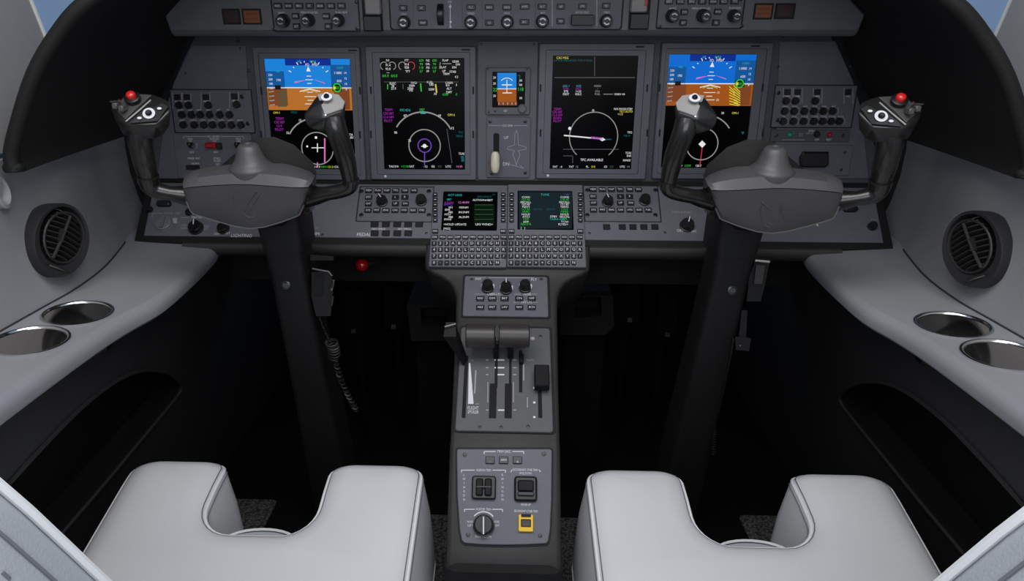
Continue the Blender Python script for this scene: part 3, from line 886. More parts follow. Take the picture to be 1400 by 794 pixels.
# standby instrument
d = T('standby_horizon', 'small square standby horizon screen above the landing gear lever', 'instrument', FP, 694, 124)
oc = rrect(*d.rect(664, 92, 725, 157, .010), .004); ic = rrect(*d.rect(673, 98, 718, 147, .010), .001, 1)
d.part('bezel', MB().hollow(oc, ic, .003, .010, .0015, depth=.004), 'panel')
d.part('screen', MB().rbox(*d.rect(673, 98, 718, 147, .006), .003, .005, .001), 'screen_black')
S = Sym(d, .0053)
S.rect(680, 99.5, 706, 121.5, 'e_sky').rect(680, 121.5, 706, 139, 'e_brownr').rect(681, 139, 707, 144, 'e_dbrown')
S.up().line([(680, 121.5), (706, 121.5)], 1, 'e_white'); S.line([(686, 116), (700, 116)], 1.4, 'e_white'); S.line([(693, 109), (693, 128)], 1, 'e_white'); S.line([(687, 127), (700, 127)], 1.2, 'e_white'); S.circle(693, 117, 10, .9, 'e_white', 40, 140)
for x in (682, 688, 694, 700, 705): S.text('1', x, 141.5, 3.4, 'e_white')
for y in (106, 114, 131): S.text('20', 676, y, 3, 'e_white')
S.text('22', 677, 122.5, 4.6, 'e_green'); S.text('118', 712, 122, 4.6, 'e_green', 7); S.line([(708, 103), (711, 103), (709, 117)], 1, 'e_teal')
for y in (110, 116, 134): S.text('00', 712, y, 3, 'e_white')
S.done('symbology')
k = d.at(714, 149, .010)
d.knob(714, 149, 5.5, .008, .009, 'bezel')
for x, y in ((667, 94), (721, 94), (668, 153), (677, 151.5)): d.screw(x, y, 1.7, .010)
d.button(691, 151.5, 5, 3.5, .0015, .010, 'legend_grey')

# landing gear panel
d = T('landing_gear_panel', 'grey landing gear panel with cream lever in black slot', 'control panel', FP, 694, 200)
d.plate('plate', 665, 160, 725, 243, .003, .007, .004, .001, 'panel')
d.plate('lever_slot', 674.5, 182, 682.5, 212, .004, .0075, .004, .0003, 'slot')
kx, ky = d.px(677, 221, .02)
mb = MB()
c = d.at(677, 221, .007)
c2 = d.at(677, 221.5, .030)
mb.lathe([(.0, -14.5 * ky), (.0055, -14.2 * ky), (.0086, -11 * ky), (.0098, -4 * ky), (.0094, 6 * ky), (.0080, 11 * ky), (.0050, 14 * ky), (0, 14.6 * ky)], c2, 18, axis=(0, 1, 0))
d.part('lever_handle', mb, 'cream', label='cream wheel-shaped lever handle')
d.part('lever_arm', MB().tube([d.at(678, 207, .0), d.at(677.5, 214, .028)], .004, 8), 'lever_black')
S = Sym(d, .0073)
S.line([(668, 171.5), (686, 171.5)], 1, 'legend_grey'); S.text('LDG GEAR', 694, 171.5, 3, 'legend_white', 14); S.line([(702, 171.5), (721, 171.5)], 1, 'legend_grey')
S.text('UP', 692, 188, 4, 'legend_white'); S.text('DN', 692, 224, 4.5, 'legend_white')
ol = [(706, 178), (704, 183), (703.5, 198), (694, 201), (694, 204), (703.5, 206), (701, 211), (704, 219), (706, 226), (708, 219), (711, 211), (708.5, 206), (719, 204), (719, 201), (708.5, 198), (708, 183), (706, 178)]
S.line(ol, .8, 'legend_grey'); S.line([(698, 225), (716, 230), (711, 226)], .8, 'legend_grey')
S.done('legend')
for x, y in ((670, 166), (718, 166), (718, 236), (672, 237)): d.screw(x, y, 2.4, .007, 'knob_black')

# audio panels and switch panels at the two ends
def cb_panel(label, lab, x0, y0, x1, y1, tops, knobs, extra):
    d = T('audio_control_unit', label, 'control panel', FP, (x0 + x1) / 2, (y0 + y1) / 2)
    d.plate('backing', x0 - 1.2, y0 - 1.2, x1 + 1.2, y1 + 1.2, .003, .0045, .002, .0005, 'gap_black')
    d.plate('plate', x0, y0, x1, y1, .003, .008, .002, .001, 'panel')
    S = Sym(d, .0083)
    for x, y in tops:
        d.button(x, y, 8.5, 8, .003, .008, 'key_black')
        S.line([(x - 6, y - 6), (x - 6, y + 16)], .9, 'legend_grey'); S.line([(x + 6, y - 6), (x + 6, y + 16)], .9, 'legend_grey')
        S.text('MIC', x, y + 5.8, 2.6, 'legend_white', 7)
    for i, (x, y) in enumerate(knobs):
        d.knob(x, y, 4.6, .010, .008, ang=None)
        S.text(lab[i % len(lab)], x, y - 6.6, 2.4, 'legend_white', 10); S.circle(x, y, 6.2, .7, 'legend_grey', -60, 60, 10)
    for x, y in extra: d.screw(x, y, 3, .008, 'knob_black')
    S.done('legend')
NM = ('COM1', 'COM2', 'COM3', 'NAV1', 'NAV2', 'ADF', 'DME', 'MKR', 'INT', 'PA', 'SPKR', 'VOICE')
cb_panel('audio panel of black knobs above the red guarded switch', NM, 236, 123, 345, 181, [(242, 133), (255, 133), (281, 133), (320, 132)],
         [(243, 144), (256, 144), (283, 144), (322, 143)] + [(x, 157) for x in (247, 260, 272, 285, 299, 312)] + [(x, 171) for x in (249, 264, 277, 289, 302, 315, 328)], [(331, 132), (339, 169)])
cb_panel('audio panel of black knobs above the green and red marked strip', NM, 1058, 117, 1168, 174, [(1077, 126), (1091, 126), (1118, 126), (1160, 126)],
         [(1076, 138), (1089, 138), (1116, 138)] + [(x, 152) for x in (1074, 1087, 1101, 1114, 1127, 1140)] + [(x, 166) for x in (1072, 1086, 1100, 1114, 1126, 1138, 1149)], [(1064, 127), (1063, 164)])

d = T('cooling_switch_panel', 'grey switch panel with red guarded toggle below an audio panel', 'control panel', FP, 290, 212)
d.plate('plate', 240, 184, 346, 244, .003, .006, .002, .001, 'panel')
S = Sym(d, .0063)
S.line([(251, 190), (251, 186.5), (283, 186.5)], 1, 'legend_grey'); S.text('ELT / OXYGEN', 292, 186.5, 2.8, 'legend_white', 16); S.line([(302, 186.5), (333, 186.5), (333, 190)], 1, 'legend_grey')
for x, a, b in ((260, 'FAN', 'HI'), (293, 'OUTFLOW', 'ON'), (326, 'TEST', 'ON')):
    S.text(a, x, 190, 2.6, 'legend_white', 12); S.text(b, x, 193, 2.6, 'legend_white'); S.text('OFF', x + 2, 208, 2.8, 'legend_white')
    S.line([(x + 9, 195), (x + 9, 203)], .9, 'legend_grey')
S.text('MASK MIC', 265, 216.5, 2.8, 'legend_white', 16); S.text('NORM', 267, 223.5, 2.6, 'legend_white'); S.text('STALL', 297, 216.5, 2.8, 'legend_white', 11); S.text('PUSH', 297, 220, 2.8, 'legend_white', 11)
S.poly([(294, 223), (301, 223), (297.5, 227)], 'legend_grey')
S.done('legend')
for x, y in ((262, 199), (326, 199)):
    q = d.at(x, y, .006)
    o = d.part('toggle', MB().lathe([(.0065, 0), (.0065, .003), (.004, .004), (.0025, .004), (.0035, .016), (0, .018)], q, 14, axis=(0.0, .35, 1)), 'switch_black')
q = d.at(290, 198, .006)
d.part('red_guard', MB().rbox(q.x, q.y, .022, .012, .006, .020, .003, .003), 'red_guard', label='red switch guard')
d.button(299, 200, 7, 9, .006, .006, 'switch_black'); d.button(263, 229, 18, 6, .004, .006, 'switch_black')

d = T('test_strip', 'narrow strip with green mark and red lamp above black rectangular cover', 'control panel', FP, 1106, 186)
d.plate('plate', 1054, 177, 1162, 194, .003, .006, .002, .001, 'panel_dark')
S = Sym(d, .0063)
S.poly([(1077, 183), (1080, 186), (1086, 180), (1086, 182), (1080, 188.5)], 'green_mark')
S.line([(1069, 191), (1100, 191)], .8, 'legend_grey'); S.text('STALL', 1110, 178.8, 2.6, 'legend_white', 14); S.text('PROTECT', 1110, 182.5, 2.6, 'legend_grey', 16); S.text('OFF', 1117, 191, 2.6, 'legend_white', 12); S.text('TEST', 1133, 191, 2.6, 'legend_white', 10)
S.done('legend')
d.part('lamp', MB().lathe([(.0052, 0), (.005, .003), (.003, .0055), (0, .006)], d.at(1134, 184, .006), 16), 'red_guard', label='red lamp')
d.part('lamp', MB().lathe([(.0052, 0), (.005, .003), (.003, .0055), (0, .006)], d.at(1079.5, 184, .0055), 16), 'green_mark', label='green lamp')
for x in (1061, 1152): d.screw(x, 185, 3, .006)
d.button(1095, 184, 7, 7, .003, .006, 'panel'); d.knob(1118, 183.5, 4, .008, .006)
d = T('blank_panel', 'plain grey panel with black rectangular cover below the test strip', 'control panel', FP, 1110, 218)
d.plate('plate', 1060, 198, 1164, 240, .003, .006, .003, .001, 'panel')
p = [d.at(x, y, .006) for x, y in ((1097, 207), (1131, 207), (1131, 224), (1127, 228), (1093, 228), (1092, 215))]
q = [(a.x, a.y) for a in p]; q.reverse()
d.part('black_cover', MB().prism(q, .006, .016, .003), 'switch_black')
for x, y in ((1155, 208), (1150, 232)): d.screw(x, y, 2.2, .006)

# ================================================================== glareshield panel
t = T('glareshield_beam', 'grey angular glareshield beam above the displays', 'panel', FG, 696, 25)
kx, ky = t.px(696, 25)
bl, br = t.at(226, 46), t.at(1170, 41)
hwb = (br.x - bl.x) / 2; ya = t.at(226, 43).y
prof = [(hwb - .002, ya), (hwb + .004, ya + 22 * ky), (hwb - .036, ya + 50 * ky), (hwb - .10, ya + 95 * ky)]
poly = [(-a, b) for a, b in prof] ; poly = [(a, b) for a, b in reversed(prof)] 
poly = [(-a, b) for a, b in reversed(prof)] + [(a, b) for a, b in prof]
rings = []
n = len(poly)
low = [(-prof[0][0], ya), (prof[0][0], ya)]
mb = MB().prism(poly, -.14, 0, .003)
t.part('beam', mb, 'shield_grey', recalc=True)
# rolled lower lip
lip = [(0, .000), (-.004, -.004), (-.010, -.0085), (-.020, -.0105), (-.14, -.0105)]
rows = [[(x, ya + dy + .0005, z - .003) for x in (-hwb + .002, hwb - .002)] for z, dy in lip]
mb = MB().loft(rows)
rows2 = [[(x, ya + .001, -.14), (x, ya + .001, -.003)] for x in (0,)]
t.part('lower_lip', mb, 'shield_grey', recalc=True)
for x, y in ((495, 54), (655, 53), (893, 50)): pass

def lens(x0, y0, x1, y1, m_, label, mark=True):
    d = T('warning_light', label, 'indicator', FG, (x0 + x1) / 2, (y0 + y1) / 2)
    o = rrect(*d.rect(x0, y0, x1, y1, .003), .001); i = rrect(*d.rect(x0 + 2.2, y0 + 2.2, x1 - 2.2, y1 - 2.2, .003), .001)
    d.part('frame', MB().hollow(o, i, .0, .003, .0006), 'gap_black')
    d.part('lens', MB().rbox(*d.rect(x0 + 2, y0 + 2, x1 - 2, y1 - 2, .002), .0, .002, .001, .0006), m_)
    if mark:
        S = Sym(d, .0022); cx, cy = (x0 + x1) / 2, (y0 + y1) / 2
        S.text('MASTER', cx, cy - 3.5, 3.6, 'amber_mark', 17); S.text('CAUTION', cx, cy + 3.5, 3.6, 'amber_mark', 17); S.done('legend')
lens(304, 12, 328, 33.5, 'dim_red_lens', 'unlit dark red square warning light above the red guarded switch', False)
lens(331, 12, 357, 33.5, 'amber_lens', 'amber square caution light above the red guarded switch', True)
lens(1031, 4.5, 1057, 26.5, 'amber_lens', 'amber square caution light above the green marked strip', True)
lens(1060, 4.5, 1087, 26, 'dim_red_lens', 'unlit dark red square warning light above the green marked strip', False)

def dcp(label, x0, y0, x1, y1, keys, ky0, names, ks, pairs, caps):
    d = T('display_control_panel', label, 'control panel', FG, (x0 + x1) / 2, (y0 + y1) / 2)
    d.plate('backing', x0 - 1.5, y0 - 1, x1 + 1.5, y1 + 1.5, 0, .0015, .004, .0005, 'gap_black')
    d.plate('plate', x0, y0, x1, y1, .0, .004, .004, .001, 'panel')
    S = Sym(d, .0043)
    for x, nme in zip(keys, names):
        d.button(x, ky0, 11, 8, .004, .004)
    S2 = Sym(d, .0083)
    for x, nme in zip(keys, names): S2.text(nme, x, ky0, 3, 'legend_white', 8)
    for (x, y, r, h) in ks:
        d.knob(x, y, r, h, .004)
    for x, y, nme in pairs:
        d.button(x, y, 9.5, 8, .006, .004); 
    S3 = Sym(d, .0103)
    for x, y, nme in pairs: S3.text(nme, x, y, 2.8, 'legend_white', 7)
    for x, y, nme, w in caps: S.text(nme, x, y, 2.8, 'legend_white', w)
    S4 = Sym(d, .0345)
    for (x, y, r, h) in ks:
        S4.w = .004 + h + .0004
        S4.circle(x, y, r * .45, 1.4, 'legend_white', 20, 150, 10); S4.circle(x, y, r * .45, 1.4, 'legend_grey', 200, 320, 10)
    S.done('legend'); S2.done('key_legend'); S3.done('key_legend'); S4.done('knob_mark')
    for x, y in ((x0 + 2, y1 - 2), (x1 - 2, y1 - 3), (x1 - 3, y0 + 9)): d.screw(x, y, 2.4, .004, 'knob_black')
dcp('key and knob panel beside the amber light above the red guarded switch', 373, -6, 490, 42, (379.5, 394, 408.5, 423, 437.5, 452, 466.5), 8, ('REFS', 'NAV SRC', 'BRG', 'ET', 'RADAR', 'GCS', 'TFC'),
    ((383, 29, 8, .024), (417, 28.5, 7.5, .03), (459, 28.5, 7.5, .026)), ((403.5, 22, 'STD'), (405, 36, 'SET'), (445.5, 22, 'RNG'), (448.5, 36, 'SEL')), ((385, 17.5, 'BARO', 10), (423, 17, 'MENU PUSH SEL', 24), (467, 17, 'PUSH RDR', 24)))
dcp('key and knob panel beside the amber light above the green marked strip', 900, -10, 1016, 38.5, (915, 930.5, 946, 960.5, 975.5, 990, 1005), 2, ('REFS', 'NAV SRC', 'BRG', 'ET', 'RADAR', 'GCS', 'TFC'),
    ((922, 22.5, 8, .024), (966, 22.5, 8, .03), (1008, 22.5, 7.5, .026)), ((936, 16.5, 'STD'), (934.5, 31, 'SET'), (982, 16, 'RNG'), (979.5, 31, 'SEL')), ((920, 11.5, 'BARO', 10), (959, 11.5, 'MENU PUSH SEL', 26), (1005, 11, 'PUSH RDR', 24)))

for x0, x1, y0, ym, y1, nme in ((497, 521, -8, 20, 42, 'covered switch block beside the panel of the tall thumbwheel'), (862, 887, -10, 17, 39.5, 'covered switch block with a red mark beside the wide black bar key')):
    d = T('switch_block', nme, 'switch', FG, (x0 + x1) / 2, (ym + y1) / 2)
    d.plate('housing', x0 - 1.5, y0, x1 + 1.5, y1 + 1, 0, .003, .002, .0005, 'gap_black')
    d.plate('upper_cover', x0 + 1, y0, x1 - 1, ym, .003, .016, .003, .002, 'clear_cover')
    d.plate('lower_key', x0, ym + 2, x1, y1, .003, .010, .002, .001, 'switch_black')
    if x0 > 700: d.button(883.5, 4, 4, 9, .001, .016, 'red_guard', 'red_mark')

d = T('flight_guidance_panel', 'long central guidance panel with round knobs, thumbwheel and push keys', 'control panel', FG, 693, 20)
d.plate('backing', 532, -12, 852, 41.5, 0, .0015, .006, .0005, 'gap_black')
d.plate('plate', 533.5, -12, 850.5, 40, 0, .004, .006, .001, 'panel')
S = Sym(d, .0043); S2 = Sym(d, .0086); S4 = Sym(d, .0225)
for x, y, nme, w in ((551, 11, 'FD', 11), (576, 11, 'VS', 11), (578, 31, 'VNAV', 12), (644, 10, 'FLC', 12), (669, 10, 'NAV', 12), (693, 10, 'HDG', 12), (669, 31, '1/2', 12), (717.5, 9, 'APPR', 13), (717, 30, 'B/C', 13), (741.5, 9, 'ALT', 12), (767, 9, 'AP', 11), (766.5, 29, 'YD', 11), (796.5, 8.5, 'CPL', 11), (829, 8, 'FD', 11)):
    d.button(x, y, w, 7.5, .004, .004); S2.text(nme, x, y, 2.9, 'legend_white', 8)
for x, y in ((551, 31), (643, 31), (693.5, 30.5), (742, 29.5), (830, 29)):
    d.knob(x, y, 8, .018, .004)
    S4.circle(x, y, 4, 1.6, 'legend_white', 20, 150, 10); S4.circle(x, y, 4, 1.6, 'legend_white', 200, 320, 10)
for x, y, nme in ((552, 19.5, 'CRS1'), (644, 18.5, 'SPEED'), (693, 18, 'HDG'), (742, 17.5, 'ALT'), (796, 17, 'AP/YD DISC'), (829.5, 17, 'CRS2'), (615, 2.5, 'DN')): S.text(nme, x, y, 2.8, 'legend_white', 22 if len(nme) > 6 else 10)
S.line([(615.5, 5), (615.5, 38)], .9, 'legend_white'); S.dot(615.5, 9, 1.8, 'legend_white'); S.dot(616, 30, 1.6, 'legend_white'); S.text('UP', 616, 37, 2.6, 'legend_white')
for x in (755, 816): S.line([(x, -5), (x, 36)], 1.3, 'legend_grey')
for x in (565, 632, 659, 732): S.line([(x, -5), (x, 38)], .8, 'panel_dark')
S.done('legend'); S2.done('key_legend'); S4.done('knob_mark')
c = d.at(602.5, 20, .002); kx, ky = d.px(602, 20)
d.part('thumbwheel', MB().lathe([(15.5 * ky, -4.2 * kx), (16.2 * ky, -3 * kx), (16.2 * ky, 3 * kx), (15.5 * ky, 4.2 * kx)], (c.x, c.y, -.004), 40, axis=(1, 0, 0)), 'knob_black', smooth=20)
d.button(797, 27.5, 31, 14, .016, .004, 'switch_black', 'bar_key')
for x, y in ((531, 2),): pass

# ================================================================== lower console
t = T('lower_console', 'sloping blue grey console below the displays with black padded edge', 'console', FC, 694, 290)
kx, ky = t.px(694, 290)
tl, bl = t.at(204, 252), t.at(196, 326)
tr, br = t.at(1185, 250), t.at(1207, 324)
yt, yb = t.at(694, 253).y, t.at(694, 326.5).y
hw_t, hw_b = (tr.x - tl.x) / 2, (br.x - bl.x) / 2
poly = [(-hw_b, yb), (hw_b, yb), (hw_t, yt), (-hw_t, yt)]
t.part('face_plate', MB().prism(poly, -.01, 0, .001), 'console')
e = .018
poly2 = [(-hw_b - e, yb - .014), (hw_b + e, yb - .014), (hw_t + e, yt + .012), (-hw_t - e, yt + .012)]
t.part('black_surround', MB().prism(poly2, -.05, -.002, .002), 'hood_rim')
# padded lower edge: two rolls either side of the pedestal
for a, b in ((-hw_b + .085, t.at(583, 335).x), (t.at(806, 335).x, hw_b - .085)):
    rows = []
    for x in (a, b):
        ring = []
        for k in range(12):
            q = 2 * math.pi * k / 12
            ring.append((x, yb - .020 + .012 * math.cos(q), -.016 + .018 * math.sin(q)))
        rows.append(ring)
    t.part('padded_edge', MB().loft(rows, closed=True, caps=True), 'pedestal_body', recalc=True)
S = Sym(t, .0004)
# print and small controls on the console itself
S.text('PEDALS', 499.5, 320.5, 4.4, 'legend_white', 26); S.text('DIM', 431, 319.5, 4.2, 'legend_white', 15); S.text('(PILOT)', 431, 312, 3, 'legend_grey', 8)
S.text('LIGHTING', 330, 322, 4.4, 'legend_white', 28); S.text('DIM', 297, 319.5, 2.8, 'legend_white'); S.text('BRT', 311, 318.5, 2.8, 'legend_white')
S.line([(208, 296.5), (208, 292), (222, 291.5)], .8, 'legend_grey'); S.text('FLOOD', 230, 291.5, 2.6, 'legend_grey', 12); S.text('OFF', 243, 291.5, 2.6, 'legend_grey', 9)
S.rect(236, 298, 242, 305, 'legend_grey'); S.line([(247, 297.5), (258, 297)], .8, 'legend_grey'); S.text('MASTER', 269, 297, 3, 'legend_white', 14)
S.text('OFF', 251, 308, 2.8, 'legend_grey', 8); S.text('INTEG', 280, 309.5, 3, 'legend_grey', 10); S.text('NORM', 251, 312, 2.6, 'legend_grey', 8); S.text('BRT', 280, 313, 2.8, 'legend_grey', 9)
S.line([(500, 300), (540, 299)], .9, 'legend_grey'); S.text('CABIN', 546, 298, 3, 'legend_white', 20); S.line([(553, 298), (585, 298)], .9, 'legend_grey')
for x in (518, 553): S.text('PASS OXY', x, 301.5, 2.5, 'legend_white', 18)
for x in (518, 553): S.text('NO SMKG', x, 313, 2.5, 'legend_white', 20)
S.line([(507, 313), (510, 313)], .8, 'legend_grey')
for x, a in ((829.5, 'BELT'), (851, 'OXY'), (865, 'ELT'), (894, 'TEST')): S.text(a, x, 302, 2.7, 'legend_white', 10)
S.text('CKPT FLOOD', 932, 290, 2.6, 'legend_grey', 26); S.text('OFF', 930, 315, 3.6, 'legend_white', 9); S.text('BRT', 949, 316, 3, 'legend_white', 7)
S.text('PARK', 1109, 306, 3.2, 'legend_white', 11); S.line([(1117.5, 296), (1117.5, 309)], 1.6, 'legend_white'); S.text('MAP', 1159, 282, 3, 'legend_grey', 10); S.text('PULL', 1195, 300, 2.6, 'legend_grey', 8)
S.done('legend')
for x in (512, 527.5, 543, 558, 573): t.button(x, 305.5, 10.5, 8, .003, 0, 'key_black')
for x in (512, 527.5, 543, 558): t.button(x, 318, 10.5, 7.5, .003, 0, 'key_black')
for x in (829.5, 851, 865.5, 880.5, 895.5): t.button(x, 309.5, 9.5, 7, .003, 0, 'key_black')
for x, y in ((583, 319), (1005, 300), (909, 318), (806, 319), (806, 303), (441, 321)): t.screw(x, y, 2, 0)
t.knob(941, 304, 9, .014, 0, ang=-18, name='rotary_knob'); t.knob(265, 307.5, 9, .014, 0, ang=8, name='rotary_knob')
o = t.knob(222, 303.5, 11.5, .008, 0, 'silver_knob', name='rotary_knob')
q = t.at(222, 303.5, .0095); t.part('knob_bar', MB().box((q.x, q.y, .0085), (.006, .026, .006)), 'console')
t.knob(303, 309, 7.5, .012, 0); t.knob(257, 288, 4.5, .008, 0)
q = t.at(224, 278, .004); t.part('rocker_switch', MB().rbox(q.x, q.y, .030, .013, 0, .010, .005, .003), 'switch_black')
t.knob(203, 284, 4, .008, 0)
q = t.at(1163, 285.5, .004); t.part('rocker_switch', MB().rbox(q.x, q.y, .028, .012, 0, .010, .005, .003), 'switch_black')
t.knob(1195.5, 306, 5.5, .012, 0)

def ccp(label, x0, x1, y0, y1, cols, rows, ks):
    d = T('cursor_control_panel', label, 'control panel', FC, (x0 + x1) / 2, (y0 + y1) / 2)
    d.plate('backing', x0 - 1.2, y0 - 1, x1 + 1.2, y1 + 1, 0, .0015, .002, .0004, 'gap_black')
    d.plate('plate', x0, y0, x1, y1, 0, .004, .002, .001, 'panel')
    S = Sym(d, .0074)
    nm = iter(('MEM', 'PLN', 'MAP', 'TFC', 'TERR', 'WX', 'ESC', 'L', 'R', 'CHT', 'UP', 'DN', 'SYS', 'FMT', 'ENG', 'CAS', 'HYD', 'ELEC', 'FUEL') * 2)
    for y, xs in rows:
        for x in xs:
            d.button(x, y, 9.5, 6.2, .003, .004); S.text(next(nm), x, y, 2.6, 'legend_white', 7)
    S.done('key_legend')
    for x, y, a in ks: d.knob(x, y, 7, .016, .004, ang=a, name='rotary_knob')
    for x, y in ((x0 + 4, y0 + 6), (x1 - 5, y0 + 6), (x0 + 4, y1 - 8), (x1 - 5, y1 - 8)): d.screw(x, y, 3.2, .004, 'knob_black')
ccp('cursor control panel of small keys beside the nine button rows', 490, 591.5, 255.5, 302, None,
    ((260, (504, 516.5, 529, 541, 553.5, 566)), (269, (504, 540.5, 553.5)), (278, (503.5, 540.5, 554)), (287, (503, 515, 527.5, 540, 552.5, 565, 577))), ((521, 270.5, 35), (575, 269.5, None)))
ccp('cursor control panel of small keys above five spaced buttons', 799, 901, 254, 302, None,
    ((258.5, (811, 823.5, 836, 848, 861, 873)), (268, (811, 848.5, 861)), (277, (811.5, 848.5, 862.5)), (286.5, (811.5, 824, 836, 848.5, 861.5, 874, 886.5))), ((832, 271, 20), (883, 269, None)))

# ---- two flight management keypads
def cdu(label, x0, x1, y0, y1, scr, lk, rk, r1, r2, paint, dx):
    d = T('flight_management_keypad', label, 'keypad', FC, (x0 + x1) / 2, (y0 + y1) / 2)
    cx, cy, sx, sy = d.rect(x0, y0, x1, y1, .007)
    hole = rrect(*d.rect(*scr, .007), .0015, 1)
    d.part('case', MB().hollow(rrect(cx, cy, sx, sy, .002, 2), hole, 0, .007, .0012, depth=.004), 'console', smooth=25)
    d.part('screen', MB().rbox(*d.rect(*scr, .004), 0, .0045, .001), 'screen_black')
    S = Sym(d, .0048); paint(S); S.done('symbology')
    S = Sym(d, .0104); S0 = Sym(d, .0073)
    for x, m_ in ((lk, -1), (rk, 1)):
        for i in range(6):
            d.button(x, 265.5 + i * 7.0, 6.2, 5.4, .003, .007, name='key'); S.line([(x - 1.6, 265.5 + i * 7.0), (x + 1.6, 265.5 + i * 7.0)], .9, 'legend_white')
        d.button(x, 315.5, 8, 6, .003, .007, name='key'); S.text('MSG' if m_ < 0 else 'EXEC', x, 315.5, 2.4, 'legend_white', 6)
    f = ('DIR', 'FPLN', 'LEGS', 'DEP', 'PERF', 'MFD', 'ADV', 'DATA', 'IDX', 'TUN')
    for i, x in enumerate(r1): d.button(x, 323.8, 8.2, 6, .003, .007, name='key'); S.text(f[i], x, 323.8, 2.5, 'legend_white', 6.4)
    ch = iter('123ABCDEFGHI456JKLMNOPQR789STUVWXYZ/0.-<>+CSDLNPEQF')
    for j, y in enumerate((332.2, 340.8, 349.6, 358.6)):
        for i, x in enumerate(r2):
            if i == len(r2) - 1 and j == 3: continue
            d.button(x + j * dx * (x - (x0 + x1) / 2) * 0, y, 6.4, 6.2, .0032, .007, name='key', r=.0018); S.text(next(ch), x, y, 3.7, 'legend_white', 4.4)
    for y in (327.8, 336.4, 345.2, 354.2): S0.line([(x0 + 3, y), (x1 - 3, y)], .6, 'legend_grey')
    S.done('key_legend'); S0.done('grid_lines')
    return d

def paint_l(S):
    S.rect(648, 279, 676, 307, 'e_dgreen'); S.up()
    S.text('ACT LEGS', 622, 266.5, 2.7, 'e_cyan', 25); S.text('1/1', 675, 266.2, 2.4, 'e_teal', 6); S.text('SEQUENCE', 662, 269, 2.4, 'e_teal', 20)
    S.text('087', 614, 272.6, 2.6, 'e_cyan', 13); S.text('AUTO/INHIBIT', 660, 273.4, 2.6, 'e_white', 32)
    S.text('KDEN', 614, 277, 2.9, 'e_magenta', 13); S.text('12.4NM', 634, 276.6, 2.9, 'e_pink', 17); S.text('(INTC)', 613, 279.8, 2.5, 'e_violet', 13)
    for y, a, b, c in ((283.5, '091', '100NM', 'EKR'), (290, '085', '84.5NM', 'MTU'), (296.6, '088', '36.2NM', 'SPANE')):
        S.text(a, 616, y, 2.6, 'e_white', 10); S.text(b, 634, y, 2.7, 'e_white', 16); S.text(c, 612, y + 3.1, 2.6, 'e_white', 10)
    for y in (280, 286.5, 293, 299.6): S.line([(649, y), (674, y)], .7, 'e_tgreen')
    S.text('<HOLD UPDATE', 622, 306.6, 2.8, 'e_white', 31); S.text('LEG WIND>', 662, 306.6, 2.8, 'e_white', 25); S.text('[MSG]', 611, 312.8, 2.7, 'e_white', 9)
def paint_r(S):
    S.rect(709, 262.5, 782, 312.5, 'e_darkteal'); S.up()
    S.text('TUNE', 745, 266, 2.8, 'e_cyan', 12); S.text('1/2', 775, 266, 2.5, 'e_violet', 7)
    for y, a, b, c in ((269.5, 'COM1', 'COM2', 'e_white'), (272.8, '121.50', '118.30', 'e_green'), (276.3, 'RECALL', 'RECALL', 'e_white'), (279.3, '127.05', '121.90', 'e_white'), (282.6, 'NAV1', 'NAV2', 'e_white'), (285.9, '117.90', '113.2', 'e_green'), (289.2, 'DME1', 'DME2', 'e_green'), (292.9, 'HOLD', 'HOLD', 'e_white'), (296.2, 'ATC1', 'SELCAL', 'e_white'), (299.2, '1200', '450', 'e_green'), (303, 'ADF', 'TCAS', 'e_white')):
        S.text(a, 719, y, 2.6, c, 15); S.text(b, 772, y, 2.6, c, 15)
    S.text('365.0 R', 719, 306.2, 3, 'e_green', 15); S.text('AUTO', 735, 286, 2.6, 'e_teal', 12); S.text('AUTO', 753, 286, 2.6, 'e_teal', 12)
    S.text('STBY', 757, 296, 2.7, 'e_white', 11); S.text('TA/RA ABV', 762, 299.5, 2.6, 'e_cyan', 22); S.text('REL', 772, 303, 2.6, 'e_teal', 8); S.text('FLTID>', 770, 306.6, 2.7, 'e_white', 13); S.text('[   ]', 715, 312, 2.6, 'e_white', 9)
lin_ = lambda a, b, n: [a + (b - a) * i / (n - 1) for i in range(n)]
cdu('keypad with white and magenta route page on its screen', 590, 693, 252.5, 364.5, (604.5, 261.5, 680, 315), 595, 688, lin_(594.6, 688.4, 10), lin_(593.4, 688.6, 12), paint_l, 0)
cdu('keypad with green frequency page on its screen', 694, 799, 252, 364.5, (707.5, 260.5, 783.5, 314), 699.5, 793.5, lin_(699.2, 792.4, 10), lin_(698.6, 793, 12), paint_r, 0)

# ================================================================== pedestal
t = T('centre_pedestal', 'dark grey central pedestal flaring out under the two keypads', 'pedestal', loc=(0, 1.0, 0))
def rowp(fr, y, xl, xr, w=-.001):
    a, b = fr.m @ fr.at(xl, y, w), fr.m @ fr.at(xr, y, w)
    h = (b.x - a.x) / 2
    return h, Vector((0, (a.y + b.y) / 2, (a.z + b.z) / 2)), fr.n
rowsP = [rowp(FC, 331, 581, 808, -.004), rowp(FC, 362, 582, 808, -.004), rowp(FC, 367, 583, 807, -.004), rowp(FD, 373, 593, 797), rowp(FD, 378, 606, 785), rowp(FD, 384, 616, 776), rowp(FD, 392, 623, 770), rowp(FD, 404, 627, 766),
         rowp(FD, 432, 626, 765), rowp(FD, 447, 624, 764), rowp(FD, 520, 621, 765), rowp(FD, 600, 616, 766), rowp(FT, 612, 615.5, 767), rowp(FT, 700, 614, 769), rowp(FT, 752, 612.5, 769)]
last = rowsP[-1]
rowsP.append((last[0], last[1] + Vector((0, -.010, -.014)), Vector((0, -1, .5)).normalized()))
rowsP.append((last[0], last[1] + Vector((0, -.014, -.026)), Vector((0, -1, .1)).normalized()))
rowsP.append((last[0] - .004, Vector((0, last[1].y - .008, .0)), Vector((0, -1, 0))))
R2 = []
